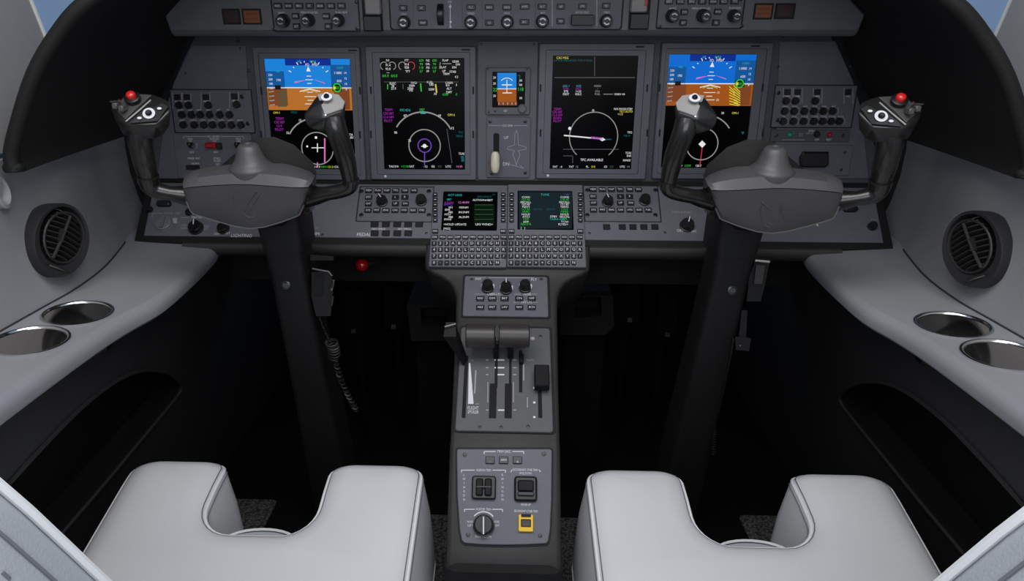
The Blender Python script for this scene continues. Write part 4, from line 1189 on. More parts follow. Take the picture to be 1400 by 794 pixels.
for h, c, n in rowsP:
    ch = .008
    pts = [(-h, -.19), (-h, -ch), (-h + ch * .3, -ch * .3), (-h + ch, 0), (h - ch, 0), (h - ch * .3, -ch * .3), (h, -ch), (h, -.19)]
    row = []
    for u, w in pts:
        q = c + n * w
        if w < -.1:
            q = Vector((c.x, c.y + .16, max(c.z - .12, 0) if c.z > .05 else 0))
        row.append((u, q.y, q.z))
    R2.append(row)
t.part('body', MB().loft(R2), 'pedestal_body', world=True, smooth=45)
# lower skirt, darker
h, c, n = rowsP[-2]
t.part('skirt', MB().rbox(0, 0, 2 * h + .008, .30, .001, c.z + .012, .02, .012), 'hood_black').location = (0, c.y - 1.0 + .144, 0)

d = T('audio_dimmer_panel', 'blue grey pedestal panel with three black knobs and ten small keys', 'control panel', FD, 691, 404)
d.plate('backing', 631.5, 375.5, 752, 434.5, -.001, .001, .005, .0004, 'gap_black')
pl = d.plate('plate', 634, 377.5, 749, 432, 0, .004, .004, .001, 'console')
S = Sym(d, .0043); S2 = Sym(d, .0075)
S.line([(652, 380), (664, 379)], 1, 'legend_grey'); S.line([(668, 379.5), (730, 379.5)], 1.2, 'legend_grey'); S.text('EMER', 654, 381, 3, 'legend_white', 8); S.text('FLT', 730, 382, 3, 'legend_white', 8)
S.line([(649, 402), (662, 402)], .9, 'legend_grey'); S.text('CABIN LTS', 675, 402, 2.8, 'legend_white', 18); S.line([(685, 402), (698, 402)], .9, 'legend_grey'); S.line([(703, 402), (712, 402)], .9, 'legend_grey'); S.text('NOSE', 721, 402, 2.8, 'legend_white', 10); S.line([(727, 402), (734, 402)], .9, 'legend_grey')
S.line([(702, 413), (710, 413)], .9, 'legend_grey'); S.text('EXT LTS', 720, 413, 2.8, 'legend_white', 14); S.line([(728, 413), (735, 413)], .9, 'legend_grey')
nm = iter(('READ', 'DIM', 'BRT', 'ON', 'OFF', 'AISLE', 'ENT', 'LAV', 'NAV', 'BCN'))
for y in (407.5, 419.5):
    for x in (656.5, 673, 690, 710, 727): d.button(x, y, 11, 6.5, .003, .004); S2.text(next(nm), x, y, 2.8, 'legend_white', 7.5)
for x, y in ((666.5, 391), (692, 393), (718, 391)):
    S.circle(x, y, 8.6, 1.8, 'legend_white', -75, 25, 14); S.circle(x, y, 8.6, 1, 'legend_grey', 150, 230, 10)
    d.knob(x, y - 5, 7.5, .020, .004, ang=0 if x == 692 else None)
S.done('legend'); S2.done('key_legend')
for x, y in ((645, 382), (740, 382)): d.screw(x, y, 2.4, .004)

# thrust quadrant
d = T('thrust_quadrant', 'grey thrust lever quadrant with slots and white scale marks', 'control panel', FD, 690, 520)
d.plate('backing', 624.5, 445.5, 757, 592, -.001, .001, .006, .0004, 'gap_black')
d.plate('plate', 626.5, 447.5, 754, 589.5, 0, .005, .005, .0012, 'quadrant')
for x0, y0, x1, y1 in ((633.5, 486, 638.5, 571), (676.5, 480, 680.5, 530), (696, 480, 699.5, 530), (709.5, 479, 714, 536), (735.5, 525, 741, 571)):
    d.plate('slot', x0, y0, x1, y1, .002, .0055, .001, .0002, 'slot')
for x0 in (669, 690): d.plate('slot_brush', x0, 524, x0 + 9.8, 571.5, .002, .0056, .001, .0002, 'lever_black')
S = Sym(d, .0058)
S.poly([(640, 552), (647.5, 552), (643, 496), (641, 496)], 'legend_white'); S.poly([(648, 538), (650, 538), (651.5, 506), (649.5, 506)], 'legend_grey')
for j, v in enumerate(('FLIGHT', 'SPOILER')): S.text(v, 647, 557.5 + j * 5.5, 4.6, 'legend_white', 15)
S.line([(650, 552), (655, 552)], 1, 'legend_grey')
for y, b in ((492, 1), (502.5, 1), (512, .8), (560.5, 1.3)):
    S.line([(679.5 + b, y), (689.5, y)], 2.2, 'legend_white'); S.line([(664, y), (668, y)], 1.8, 'legend_grey'); S.line([(701.5, y), (706, y)], 1.8, 'legend_grey')
for y in (492, 502.5): S.dot(677, y, 1.2, 'legend_white')
S.line([(667, 522), (667, 550)], 1.2, 'legend_grey'); S.line([(702, 522), (702, 550)], 1.2, 'legend_grey')
S.line([(716, 497), (716, 520)], 1.6, 'legend_grey'); S.line([(721, 543), (721, 557)], 1.4, 'legend_grey')
for y in (530, 550, 570): S.dot(730.5, y, 1.8, 'legend_white')
S.text('FLAPS', 725, 492, 2.6, 'legend_grey', 10); S.text('0', 646, 492.5, 2.6, 'legend_grey')
S.done('legend')
for x, y in ((656, 584), (685, 584), (722, 583), (739, 460)): d.screw(x, y, 2.6, .005)

def lever(name, label, build_parts):
    q = T(name, label, 'lever', FD, 690, 520); build_parts(q); return q
for x0, x1, xs, lab in ((637, 677, 674, 'thrust lever with dark bronze roll grip, next to the angled speed brake lever'), (682, 724, 695, 'thrust lever with dark bronze roll grip, on the flap lever side')):
    q = T('thrust_lever', lab, 'lever', FD, (x0 + x1) / 2, 520)
    q.o['group'] = 'thrust levers'
    h = .055
    a, b = q.at(x0, 458.5, h), q.at(x1, 458.5, h); kx, ky = q.px(680, 458, h)
    r = 13.5 * ky
    mb = MB().lathe([(r * .9, 0), (r, .002), (r, (b.x - a.x) - .002), (r * .9, b.x - a.x)], a, 28, axis=(1, 0, 0))
    q.part('grip', mb, 'lever_bronze', smooth=30)
    xm = 676 if xs < 690 else 698
    p0, p1 = q.at(678.5 if xs < 690 else 698, 484, .002), q.at(678 if xs < 690 else 697, 464, h - .004)
    mb = MB().hull([p0 + Vector(v) for v in ((-.005, -.012, 0), (.005, -.012, 0), (-.005, .012, 0), (.005, .012, 0))] + [p1 + Vector(v) for v in ((-.004, -.006, 0), (.004, -.006, 0), (-.004, .006, 0), (.004, .006, 0))])
    q.part('arm', mb, 'lever_black')
    if xs > 690:
        c = q.at(725, 463, h); q.part('side_button', MB().lathe([(.004, 0), (.004, .006), (.0025, .008)], c, 12, axis=(1, 0, 0)), 'yoke_plate')
    else:
        c = q.at(679.5, 458, h + .005); q.part('trigger_strip', MB().box(c, (.003, .03, .012)), 'metal_dull')
q = T('speed_brake_lever', 'black angled speed brake lever reaching out past the quadrant edge', 'lever', FD, 634, 500)
A0, A1 = q.at(635, 492, .003), q.at(616, 447, .075)
w1, w2 = Vector((.008, 0, 0)), Vector((.011, 0, 0))
mb = MB().hull([A0 - w1 * .8, A0 + w1 * .8, A0 + Vector((0, -.014, 0)), A1 - w2, A1 + w2, A1 - w2 + Vector((0, -.02, 0)), A1 + w2 + Vector((0, -.02, 0)), A1 + Vector((-.008, .006, .006)), A1 + Vector((.008, .006, .006))])
q.part('arm', mb, 'lever_black')
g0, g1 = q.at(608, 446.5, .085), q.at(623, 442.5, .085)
q.part('edge_glint', MB().tube([g0, g1], .0012, 6), 'yoke_plate')  # pale tube modelled as the glint along the lever's top edge
q = T('friction_slider', 'small black slider in a short slot beside the flap lever', 'lever', FD, 712, 490)
p = q.at(713, 489, .014); q.part('handle', MB().rbox(p.x, p.y, .008, .018, .005, .014, .002, .001), 'lever_black')
q = T('flap_lever', 'square black flap lever block at the quadrant edge', 'lever', FD, 741, 512)
p = q.at(741, 512, .03); kx, ky = q.px(741, 512, .03)
q.part('handle', MB().rbox(p.x, p.y, 20.5 * kx, 29 * ky, .012, .03, .002, .002), 'lever_black')
p = q.at(738, 522, .006); q.part('stem', MB().box((p.x, p.y, .009), (.006, .02, .014)), 'lever_black')

# trim panel
d = T('trim_panel', 'blue grey trim panel with two rockers, round knob and yellow guarded switch', 'control panel', FT, 689, 678)
def quadpoly(d, pts, w, r=None):
    q = [d.at(x, y, w) for x, y in pts]; q = [(a.x, a.y) for a in q]
    A = sum(q[i - 1][0] * q[i][1] - q[i][0] * q[i - 1][1] for i in range(len(q)))
    if A < 0: q.reverse()
    return q
o1 = [(626, 611.5), (752, 611.5), (755.5, 613.5), (756.5, 617), (756, 680), (754, 725), (751.5, 742), (748, 745.5), (720, 747), (690, 747.5), (660, 747), (634, 745), (629.5, 741), (626.5, 725), (623.5, 680), (622.5, 617), (623.5, 613)]
o2 = [(627, 613.5), (751, 613.5), (753.8, 615), (754.5, 618), (754, 680), (752, 724), (749.5, 739.5), (746.5, 742.5), (720, 744), (690, 744.5), (660, 744), (635.5, 742), (631.5, 738.5), (628.5, 724), (625.5, 680), (624.5, 618), (625, 615)]
d.part('backing', MB().prism(quadpoly(d, o1, .001), -.001, .001, .0003), 'gap_black')
d.part('plate', MB().prism(quadpoly(d, o2, .005), 0, .005, .001), 'console')
S = Sym(d, .0053)
def brack(x0, x1, y, tx, tw):
    cx = (x0 + x1) / 2
    S.line([(x0, y + 3.5), (x0, y), (cx - tw / 2 - 2, y)], 1, 'legend_white'); S.text(tx, cx, y, 3.2, 'legend_white', tw); S.line([(cx + tw / 2 + 2, y), (x1, y), (x1, y + 3.5)], 1, 'legend_white')
brack(662, 716, 617, 'TRIM DISC', 19); brack(631, 691, 642.5, 'AILERON TRIM', 20); brack(635, 687, 696, 'RUDDER TRIM', 20)
S.line([(698.5, 645), (700, 642)], 1, 'legend_white'); S.text('SECONDARY STAB TRIM', 718, 642, 3.2, 'legend_white', 34); S.line([(737, 642), (739, 645)], 1, 'legend_white'); S.text('NOSE DOWN', 718.5, 646.8, 3.2, 'legend_white', 17)
for j, c in enumerate('LWINGDN'): S.text(c, 634.5, 649 + j * 5.6, 3, 'legend_white'); S.text('RWINGDN'[j], 687, 649 + j * 5.6, 3, 'legend_white')
S.text('NOSE UP', 719, 689.5, 3.2, 'legend_white', 13); S.text('SECONDARY STAB TRIM', 719, 698.5, 3.2, 'legend_white', 32)
S.text('NOSE', 643, 713, 2.8, 'legend_white', 8); S.text('LEFT', 643, 718, 2.8, 'legend_white', 8); S.text('NOSE', 678.5, 713, 2.8, 'legend_white', 8); S.text('RIGHT', 678.5, 718, 2.8, 'legend_white', 9); S.text('PUSH TO CTR', 661, 733.5, 3, 'legend_white', 22)
S.circle(661, 717, 17, 1.6, 'legend_white', 40, 140, 20)
S.done('legend')
for x, tx in ((670, ''), (688.5, 'ARM'), (707.5, '')):
    d.button(x, 628.5, 12.5, 10, .003, .005, 'key_black')
S = Sym(d, .0084); S.text('ARM', 688.5, 628.5, 3, 'legend_white', 8); S.text('A', 707.5, 631, 3, 'legend_white'); S.text('1', 670, 631, 2.6, 'legend_grey'); S.done('key_legend')
for x, y in ((635.5, 621.5), (743.5, 620.5), (640, 731), (738.5, 732)): d.screw(x, y, 3, .005)
cx, cy, sx, sy = d.rect(645, 650, 678, 682, .012)
rk = d.part('split_rocker', MB().rbox(cx, cy, sx, sy, .005, .012, .004, .002), 'switch_black')
for ox in (-.30, .06):
    d.part('rocker_half', MB().rbox(cx + sx * (ox + .12), cy, sx * .30, sy * .74, .012, .0165, .003, .002), 'lever_black', parent=rk)
d.part('rocker_bar', MB().rbox(cx, cy, sx * .62, sy * .08, .012, .0175, .001, .0005), 'knob_black', parent=rk)
cx, cy, sx, sy = d.rect(703, 650.5, 734.5, 685, .012)
V = rrect(cx, cy, sx, sy, .006)
rk = d.part('stab_rocker', MB().rbox(cx, cy, sx, sy, .005, .013, .005, .003), 'switch_black')
d.part('rocker_face', MB().rbox(cx, cy + sy * .1, sx * .7, sy * .45, .013, .0165, .003, .002), 'lever_black', parent=rk)
d.part('rocker_ridge', MB().rbox(cx, cy - sy * .22, sx * .7, sy * .16, .013, .0175, .002, .001), 'knob_black', parent=rk)
o = d.knob(661, 716.5, 13.5, .016, .005, name='rudder_knob')
q = d.at(661, 717, .0225); kx, ky = d.px(661, 717, .02)
d.part('knob_bar', MB().box((q.x, q.y, .0225), (5.5 * kx, 25 * ky, .005)), 'knob_black'); S = Sym(d, .0254); S.line([(661, 706), (661, 730)], 1.7, 'legend_white'); S.done('pointer')
cx, cy, sx, sy = d.rect(709, 703, 729, 726.5, .010)
inn = rrect(*d.rect(712, 709.5, 726, 720.5, .010), .001, 1); out = rrect(cx, cy, sx, sy, .0015, 1)
gd = d.part('yellow_guard', MB().hollow(out, inn, .005, .011, .0008), 'yellow', label='yellow switch guard')
d.part('guard_hinge', MB().rbox(*d.rect(712.5, 702.5, 726, 706.5, .012), .010, .0125, .001), 'gap_black', parent=gd)
d.plate('guarded_key', 712.5, 710, 725.5, 720, .005, .009, .001, .0005, 'key_black')
S = Sym(d, .0093); S.text('ARM', 719, 716, 3, 'amber_lens', 8); S.done('key_legend')

# ================================================================== control yokes
YN = Vector((0, -.966, -.26)).normalized()     # yoke plane: horns lean back towards the crew
YN = Vector((0, -math.cos(math.radians(12)), -math.sin(math.radians(12))))
Y0 = Vector((-.4, 1.096, .892))
def yk(px, py, off=0.0):
    """pixel on the yoke seen on the port side -> point on the yoke plane, off metres towards the crew"""
    return hit(px, py, Y0 + YN * off, YN)

def yoke(sg, label):
    fl = (lambda mb: mb) if sg < 0 else (lambda mb: mb.mirror())
    t = T('control_yoke', label, 'yoke', loc=(sg * .4, 1.42, 0))
    def P(name, mb, m_, smooth=40, recalc=True, parent=None, label=None): return t.part(name, fl(mb), m_, parent, smooth, recalc, label, world=True)
    # column
    def cy(z): return 1.196 + (.753 - z) * .25
    rows = []
    for z, hw, dp in ((.84, .034, .08), (.775, .034, .08), (.752, .034, .08), (.70, .033, .085), (.60, .0345, .09), (.45, .037, .10), (.25, .041, .11), (0.004, .046, .12)):
        y = cy(z)
        rows.append([(-.4 + x, y + dy, z) for x, dy in rrect(0, dp / 2, 2 * hw, dp, .012, 3)])
    P('column', MB().loft(rows, closed=True, caps=True), 'column_black', 40)
    rows = []
    for z, hw in ((.86, .040), (.80, .0385), (.758, .0365), (.752, .0355)):
        y = cy(z) - .006
        rows.append([(-.4 + x, y + dy, z) for x, dy in rrect(.002, .05, 2 * hw, .1, .012, 3)])
    P('column_collar', MB().loft(rows, closed=True, caps=True), 'column_black', 40)
    s0 = hy(391, 389, cy(.68)); s0.y -= .001
    P('column_bolt', MB().lathe([(.009, 0), (.009, .003), (.006, .0045), (.0055, .002), (0, .002)], s0, 16, axis=(0, -1, .25)), 'metal_dull')
    # shaft from hub to collar
    P('shaft', MB().tube([(-.4, 1.10, .86), (-.4, 1.16, .845), (-.4, 1.24, .825)], .036, 16), 'column_black')
    # hub
    bot = [(251, 262), (255, 275), (262, 291), (280, 297), (300, 303), (321, 309), (341, 312), (361, 310), (385, 303), (409, 294), (415, 280), (421, 262)]
    seam = [(250.5, 258), (262, 256.5), (280, 255), (300, 253.6), (321, 252.8), (343, 253), (365, 254.6), (385, 256), (401, 257), (412, 257), (421.5, 256.5)]
    N = 45
    def row(pts, off): return [yk(q.x, q.y, off) for q in resample([(a, b, 0) for a, b in pts], N)]
    mid = [((a.x + b.x) / 2, (a.y + b.y) / 2) for a, b in zip(resample([(x, y, 0) for x, y in bot], N), resample([(x, y, 0) for x, y in seam], N))]
    q1 = [(a[0] * .3 + b.x * .7, a[1] * .3 + b.y * .7) for a, b in zip(mid, resample([(x, y, 0) for x, y in bot], N))]
    def rowl(pts, off): return [yk(a, b, off) for a, b in pts]
    P('hub_face', MB().loft([row(bot, -.012), row(bot, .018), row(bot, .0215), rowl(q1, .0265), rowl(mid, .0305), row(seam, .034), row([(x, y + .3) for x, y in seam], .020)]), 'yoke_grey', 22)
    # thin piping along the lower edge
    P('hub_piping', MB().tube([yk(a, b, .0205) for a, b in [(q.x, q.y) for q in resample([(x, y, 0) for x, y in bot[1:-1]], 40)]], .0016, 6), 'edge_trim')
    seam2 = [(x, y - 1.0) for x, y in seam]
    top1 = [(250, 250), (254, 246), (276, 242), (300, 239), (321, 237.5), (343, 237), (365, 238), (391, 240.5), (410, 244), (421, 247), (426, 250)]
    top2 = [(252, 240), (262, 233.5), (279, 229.5), (300, 226.5), (321, 224), (343, 222.5), (365, 222.5), (391, 224), (410, 229), (424, 234.5), (431, 240)]
    bk = [(262, 285), (275, 290), (290, 295), (310, 300), (326, 303), (343, 304), (361, 302), (380, 297), (398, 292), (412, 286), (422, 278)]
    P('hub_body', MB().loft([row(seam2, .018), row(seam2, .0335), row(top1, .024), row(top2, -.006), row(top2, -.012), row([(x, y + 4) for x, y in top2], -.065), row(bk, -.065), row(bk, .0)], loop=True, caps=True), 'yoke_grey', 40)
    # chamfered cheek on the inboard side
    P('hub_cheek', MB().hull([yk(x, y, o) for x, y, o in ((421, 248, .02), (421, 262, .018), (409, 293, .008), (432, 240, -.01), (433, 262, -.02), (424, 290, -.03), (416, 294, -.02), (430, 236, -.05), (430, 285, -.06))]), 'yoke_black')
    # rear shroud
    P('rear_shroud', MB().hull([yk(x, y, o) for x, y, o in ((345, 189, -.045), (375, 187, -.05), (402, 198, -.05), (428, 222, -.04), (433, 238, -.035), (350, 232, -.02), (300, 228, -.05), (345, 195, -.11), (400, 205, -.11), (425, 240, -.11), (300, 240, -.11))]), 'hood_rim', 60)
    # cone boss on top
    c = yk(343.5, 228.5, -.004)
    P('boss', MB().lathe([(.0335, -.012), (.0345, -.002), (.0345, .000), (.0330, .003), (.0285, .006), (.0235, .013), (.0185, .026), (.0160, .0335), (.0120, .0368), (.0085, .037), (.0080, .0345), (0, .0345)], c, 32, axis=(0, -.12, 1)), 'yoke_grey', 50)
    # emblem pressed into the hub face
    if sg < 0: strokes = [[(350, 261), (342, 273), (334, 288)], [(354, 266), (347, 278), (339, 291)], [(332, 290), (338, 296), (345, 297), (352, 294)], [(318, 266), (319, 275), (322, 282)], [(356, 294), (358, 299)]]
    else: strokes = [[(356, 270), (349, 276), (344, 281)], [(357, 275), (356, 288), (353, 297)], [(327, 270), (329, 281), (325, 292)], [(331, 274), (331, 286)], [(343, 287), (337, 294)], [(352, 301), (345, 305)], [(347, 298), (340, 302)]]
    mb = MB()
    for st in strokes:
        pts = catmull([(a, b, 0) for a, b in st], 3)
        def offs(y): return .0345 if y < 266 else (.0345 - .0045 * (y - 256) / 24 if y < 282 else .030 - .012 * (y - 282) / 20)
        mb.tube([yk(q.x, q.y, .0345 - .00018 * max(q.y - 256, 0)) for q in pts], .0014, 6)
    P('emblem', mb, 'yoke_grey')
    # outer arm and grip
    P('outer_arm', MB().tube(catmull([yk(*p) for p in ((272, 268, -.02), (252, 267, -.012), (232, 264, -.004), (214, 260, .0), (205, 252, .002), (202, 240, .004))], 4),
                             [.021 - .0012 * min(i, 8) if i < 9 else .0125 + .0004 * (i - 9) for i in range(21)], 16), 'yoke_black', 60)
    g = P('outer_grip', MB().tube(catmull([yk(*p) for p in ((206, 258, .0), (203, 245, .002), (200, 232, .004), (196, 215, .006), (193, 200, .008), (191, 186, .008), (191, 172, .004))], 4),
                              [.0115 + .0055 * min(i / 10, 1) + (.003 * max(i - 12, 0) / 12) for i in range(25)], 16), 'yoke_black', 60)
    hb = bmesh.new()
    def bev(pts, w, seg=2):
        bm = bmesh.new()
        for p in pts: bm.verts.new(p)
        bmesh.ops.convex_hull(bm, input=bm.verts[:])
        loose = [v for v in bm.verts if not v.link_faces]
        bmesh.ops.delete(bm, geom=loose, context='VERTS')
        bmesh.ops.dissolve_limit(bm, angle_limit=math.radians(6), verts=bm.verts[:], edges=bm.edges[:])
        bmesh.ops.bevel(bm, geom=bm.edges[:], offset=w, segments=seg, affect='EDGES', profile=.6)
        bm.verts.index_update()
        mb = MB().add([v.co.copy() for v in bm.verts], [tuple(v.index for v in f.verts) for f in bm.faces]); bm.free(); return mb
    head = [(151, 147, .012), (158, 139, .0), (176, 126, -.022), (209, 128, -.026), (230, 137, -.016), (234, 150, .0), (176, 171, .034), (214, 170, .026), (157, 164, .022), (232, 172, .006), (224, 184, .010), (210, 191, .014), (186, 190, .022), (168, 184, .022), (180, 180, -.03), (215, 180, -.03), (160, 160, -.02), (228, 160, -.025)]
    P('outer_head', bev([yk(*p) for p in head], .003), 'yoke_head', 50, parent=g)
    def facet(pts, thick, m_, nm, parent, bw=.0006):
        Q = [yk(*p) for p in pts]; n = (Q[1] - Q[0]).cross(Q[-1] - Q[0]).normalized()
        if n.dot(Vector((0, -1, .6))) < 0: n = -n
        return P(nm, bev(Q + [q + n * thick for q in Q], bw, 1), m_, 30, parent=parent), n
    # upper switch plate (flat, behind) and lower facet with hat switch ring
    a, n1 = facet([(155, 148, .010), (177, 129, -.016), (208, 131, -.020), (186, 150, .010), (172, 164, .028)], .0022, 'yoke_plate_dark', 'switch_plate', g)
    b, n2 = facet([(177, 169.5, .033), (192, 157, .020), (222, 141, -.004), (231, 146, -.002), (216, 166, .024)], .0018, 'yoke_head', 'hat_plate', g)
    c = yk(182, 136, -.002) + n1 * .003
    P('collar_ring', MB().lathe([(.0115, -.003), (.0115, .002), (.009, .003), (0, .003)], c, 18, axis=n1), 'knob_black', parent=g)
    P('disconnect_button', MB().lathe([(.0066, 0), (.0069, .006), (.0062, .009), (.0035, .0107), (0, .011)], c, 20, axis=n1), 'red_button', 60, parent=g, label='red push button')
    c = yk(161, 148, .014) + n1 * .002
    for dx in (0, .011):
        P('trim_rocker', bev([c + Vector((dx + a_, b_ * .7 - dx * .4, c_ - dx * .3)) for a_ in (-.004, .004) for b_ in (-.012, .012) for c_ in (-.002, .007)], .0015, 1), 'yoke_plate_dark', 40, parent=g)
    P('trim_rocker_cap', MB().tube([c + Vector((-.010, .002, .009)), c + Vector((.006, -.002, .010))], .0022, 8), 'chrome', parent=g)
    P('plate_edge', MB().tube([yk(172, 166, .032), yk(189, 152, .014), yk(206, 137, -.010)], .0012, 6), 'yoke_plate', parent=g)
    c = yk(205, 157, .0165) + n2 * .0035
    mb = MB().lathe([(.0048, .0005), (.0088, .0005), (.0088, .0015), (.0048, .0015)], c, 24, axis=n2)
    P('hat_ring', mb, 'legend_white', parent=g)
    P('hat_switch', MB().lathe([(.0046, 0), (.0046, .004), (.003, .006), (0, .006)], c, 16, axis=n2), 'knob_black', parent=g)
    for px, py, o in ((192, 163, .025), (219, 150, .007)):
        P('hat_mark', MB().lathe([(.0035, 0), (.0035, .0012), (0, .0012)], yk(px, py, o) + n2 * .003, 6, axis=n2, sy=.6), 'legend_white', parent=g)
    # inner arm and grip
    P('inner_arm', MB().tube(catmull([yk(*p) for p in ((405, 268, -.02), (425, 268, -.012), (448, 264, -.004), (468, 260, .0), (479, 254, .002), (481, 244, .004))], 4),
                             [.022 - .0013 * min(i, 8) if i < 9 else .0118 for i in range(21)], 16), 'yoke_black', 60)
    g2 = P('inner_grip', MB().tube(catmull([yk(*p) for p in ((479, 257, .0), (478.5, 245, .002), (476, 230, .005), (471, 210, .008), (464, 190, .010), (459, 176, .010), (456, 164, .004))], 4),
                              [.0105 + .0045 * min(i / 12, 1) + (.002 * max(i - 12, 0) / 12) for i in range(25)], 16), 'yoke_black', 60)
    head = [(434, 130, -.022), (446, 127.5, -.026), (464, 130.5, -.024), (473, 141, -.012), (470, 151, .004), (444, 160, .022), (436, 140, .0), (415, 156, .010), (418, 170, .014), (425, 176, .014), (444, 172, .018), (470, 168, .006), (466, 178, -.004), (440, 176, -.02), (470, 160, -.02), (425, 150, -.016), (446, 182, .012)]
    P('inner_head', bev([yk(*p) for p in head], .003), 'yoke_head', 50, parent=g2)
    c_, n3 = facet([(434, 131, -.020), (447, 128.5, -.024), (463.5, 131, -.022), (472, 141, -.010), (469, 150, .004), (444.5, 158.5, .021)], .003, 'yoke_plate', 'switch_plate', g2)
    c = yk(447.5, 136.5, -.006) + n3 * .004
    P('hat_ring', MB().lathe([(.0042, .0005), (.0082, .0005), (.0082, .0018), (.0042, .0018)], c, 24, axis=n3), 'legend_white', parent=g2)
    P('hat_switch', MB().lathe([(.0041, 0), (.0041, .004), (.0025, .006), (0, .006)], c, 16, axis=n3), 'knob_black', parent=g2)
    P('hat_mark', MB().lathe([(.004, 0), (.004, .0012), (0, .0012)], yk(447, 130.5, -.018) + n3 * .003, 6, axis=n3, sy=.6), 'legend_white', parent=g2)
    P('grip_screw', MB().lathe([(.0025, 0), (.0022, .0015), (0, .002)], yk(444.5, 154, .021) + Vector((0, -.0, -.004)), 10, axis=(0, -1, 0)), 'chrome', parent=g2)
    return t

yoke(-1, 'black two-horned control yoke on the column with the coiled cord')
yoke(1, 'black two-horned control yoke on the column with the straight hanging cord')

# clip-on boxes and cords beside the columns
d = T('microphone_box', 'black hand microphone in chrome wire clip beside the column with coiled cord', 'microphone', loc=tuple(hy(441, 430, 1.235)))
def W(d, name, mb, m_, **k): return d.part(name, mb, m_, world=True, recalc=True, **k)
def boxpx(pts, y0, y1): return MB().hull([hy(x, y, yy) for x, y in pts for yy in (y0, y1)])
W(d, 'case', boxpx([(426, 372), (452, 370), (456, 392), (452, 432), (432, 432), (426, 405)], 1.215, 1.255), 'column_black')
W(d, 'front_plate', boxpx([(430, 376), (441, 376), (440, 402), (429, 402)], 1.209, 1.214), 'key_black')
W(d, 'clip_bracket', boxpx([(424, 348), (456, 350), (456, 356), (424, 356)], 1.225, 1.25), 'column_black')
mb = MB().tube([hy(x, y, 1.206) for x, y in ((427, 367), (437, 369), (449, 371), (454, 377))], .0022, 8)
W(d, 'wire_clip', mb, 'metal_dull')
W(d, 'side_spring', MB().tube([hy(x, y, 1.21) for x, y in ((456, 383), (455, 391), (453, 396))], .003, 8), 'chrome')
W(d, 'side_spring', MB().tube([hy(x, y, 1.212) for x, y in ((455, 405), (454, 413), (453, 417))], .0025, 8), 'metal_dull')
d = T('coiled_cord', 'black coiled cord dangling from the hand microphone', 'cord', loc=tuple(hy(490, 565, 1.27)))
path = catmull([hy(x, y, yy) for x, y, yy in ((436, 430, 1.235), (441, 445, 1.235), (449, 462, 1.24), (455, 472, 1.24), (458, 490, 1.245), (465, 515, 1.255), (476, 540, 1.265), (487, 560, 1.27))], 14)
N = len(path); co = []
for i, p in enumerate(path):
    f = i / (N - 1); r = .0005 if f < .36 else (.011 if f < .56 else .0048)
    co.append((p, r))
mb = MB(); pts = []
turns = 34; M = 420
for i in range(M):
    f = i / (M - 1) * (N - 1); a = int(min(f, N - 2)); q = co[a][0].lerp(co[a + 1][0], f - a); r = co[a][1] + (co[a + 1][1] - co[a][1]) * (f - a)
    an = 2 * math.pi * turns * i / M
    pts.append(q + Vector((math.cos(an) * r, math.sin(an) * r * .7, math.sin(an) * r * .5)))
W(d, 'coil', mb.tube(pts, .0018, 5), 'cord', smooth=60)
d = T('checklist_light', 'black clip box with bright top edge beside the column with straight cord', 'clip box', loc=tuple(hy(1036, 410, 1.235)))
W(d, 'case', boxpx([(1034, 352), (1053, 354), (1046, 388), (1040, 412), (1021, 412), (1024, 380)], 1.215, 1.255), 'column_black')
W(d, 'front_plate', boxpx([(1034, 362), (1046, 363), (1042, 388), (1031, 388)], 1.208, 1.214), 'yoke_plate_dark')
W(d, 'top_edge', MB().tube([hy(1032, 355.5, 1.212), hy(1052, 357.5, 1.212)], .0026, 8), 'chrome')
W(d, 'lower_stem', boxpx([(1014, 424), (1022, 424), (1020, 462), (1010, 462)], 1.225, 1.245), 'column_black')
W(d, 'end_plug', boxpx([(1005, 460), (1027, 462), (1024, 480), (1006, 478)], 1.22, 1.25), 'column_black')
W(d, 'plug_screw', MB().lathe([(.002, 0), (.0018, .001), (0, .0014)], hy(1012, 472, 1.217), 8, axis=(0, -1, 0)), 'chrome')
d = T('straight_cord', 'thin straight black cord hanging with ribbed end beside the seat notch', 'cord', loc=tuple(hy(974, 620, 1.30)))
pth = catmull([hy(x, y, yy) for x, y, yy in ((1003, 462, 1.215), (998, 490, 1.22), (990, 530, 1.24), (982, 565, 1.26), (978, 585, 1.28), (975, 605, 1.29))], 5)
W(d, 'cable', MB().tube(pth, .0018, 6), 'cord')
rb = [hy(978 - 3 * i / 12, 580 + 40 * i / 12, 1.285) for i in range(13)]
mb = MB()
for q in rb: mb.lathe([(.003, -.0014), (.0042, -.0008), (.0042, .0008), (.003, .0014)], q, 10, axis=(0, .2, 1))
W(d, 'ribbed_end', mb, 'cord')

# red ball lever under the console
d = T('release_handle', 'red ball handle on a black rod beneath the console', 'handle', loc=tuple(hy(495, 362, 1.42)))
c = hy(495, 362, 1.42)
W(d, 'ball', MB().lathe([(.0135 * math.sin(math.pi * i / 10) + 1e-7, -.0135 * math.cos(math.pi * i / 10)) for i in range(11)], c, 20), 'red_knob', smooth=60, label='glossy red ball')
W(d, 'rod', MB().tube([c + Vector((.008, .003, 0)), hy(512, 359, 1.44), hy(530, 354, 1.48), hy(538, 350, 1.51)], .004, 8), 'metal_dull')

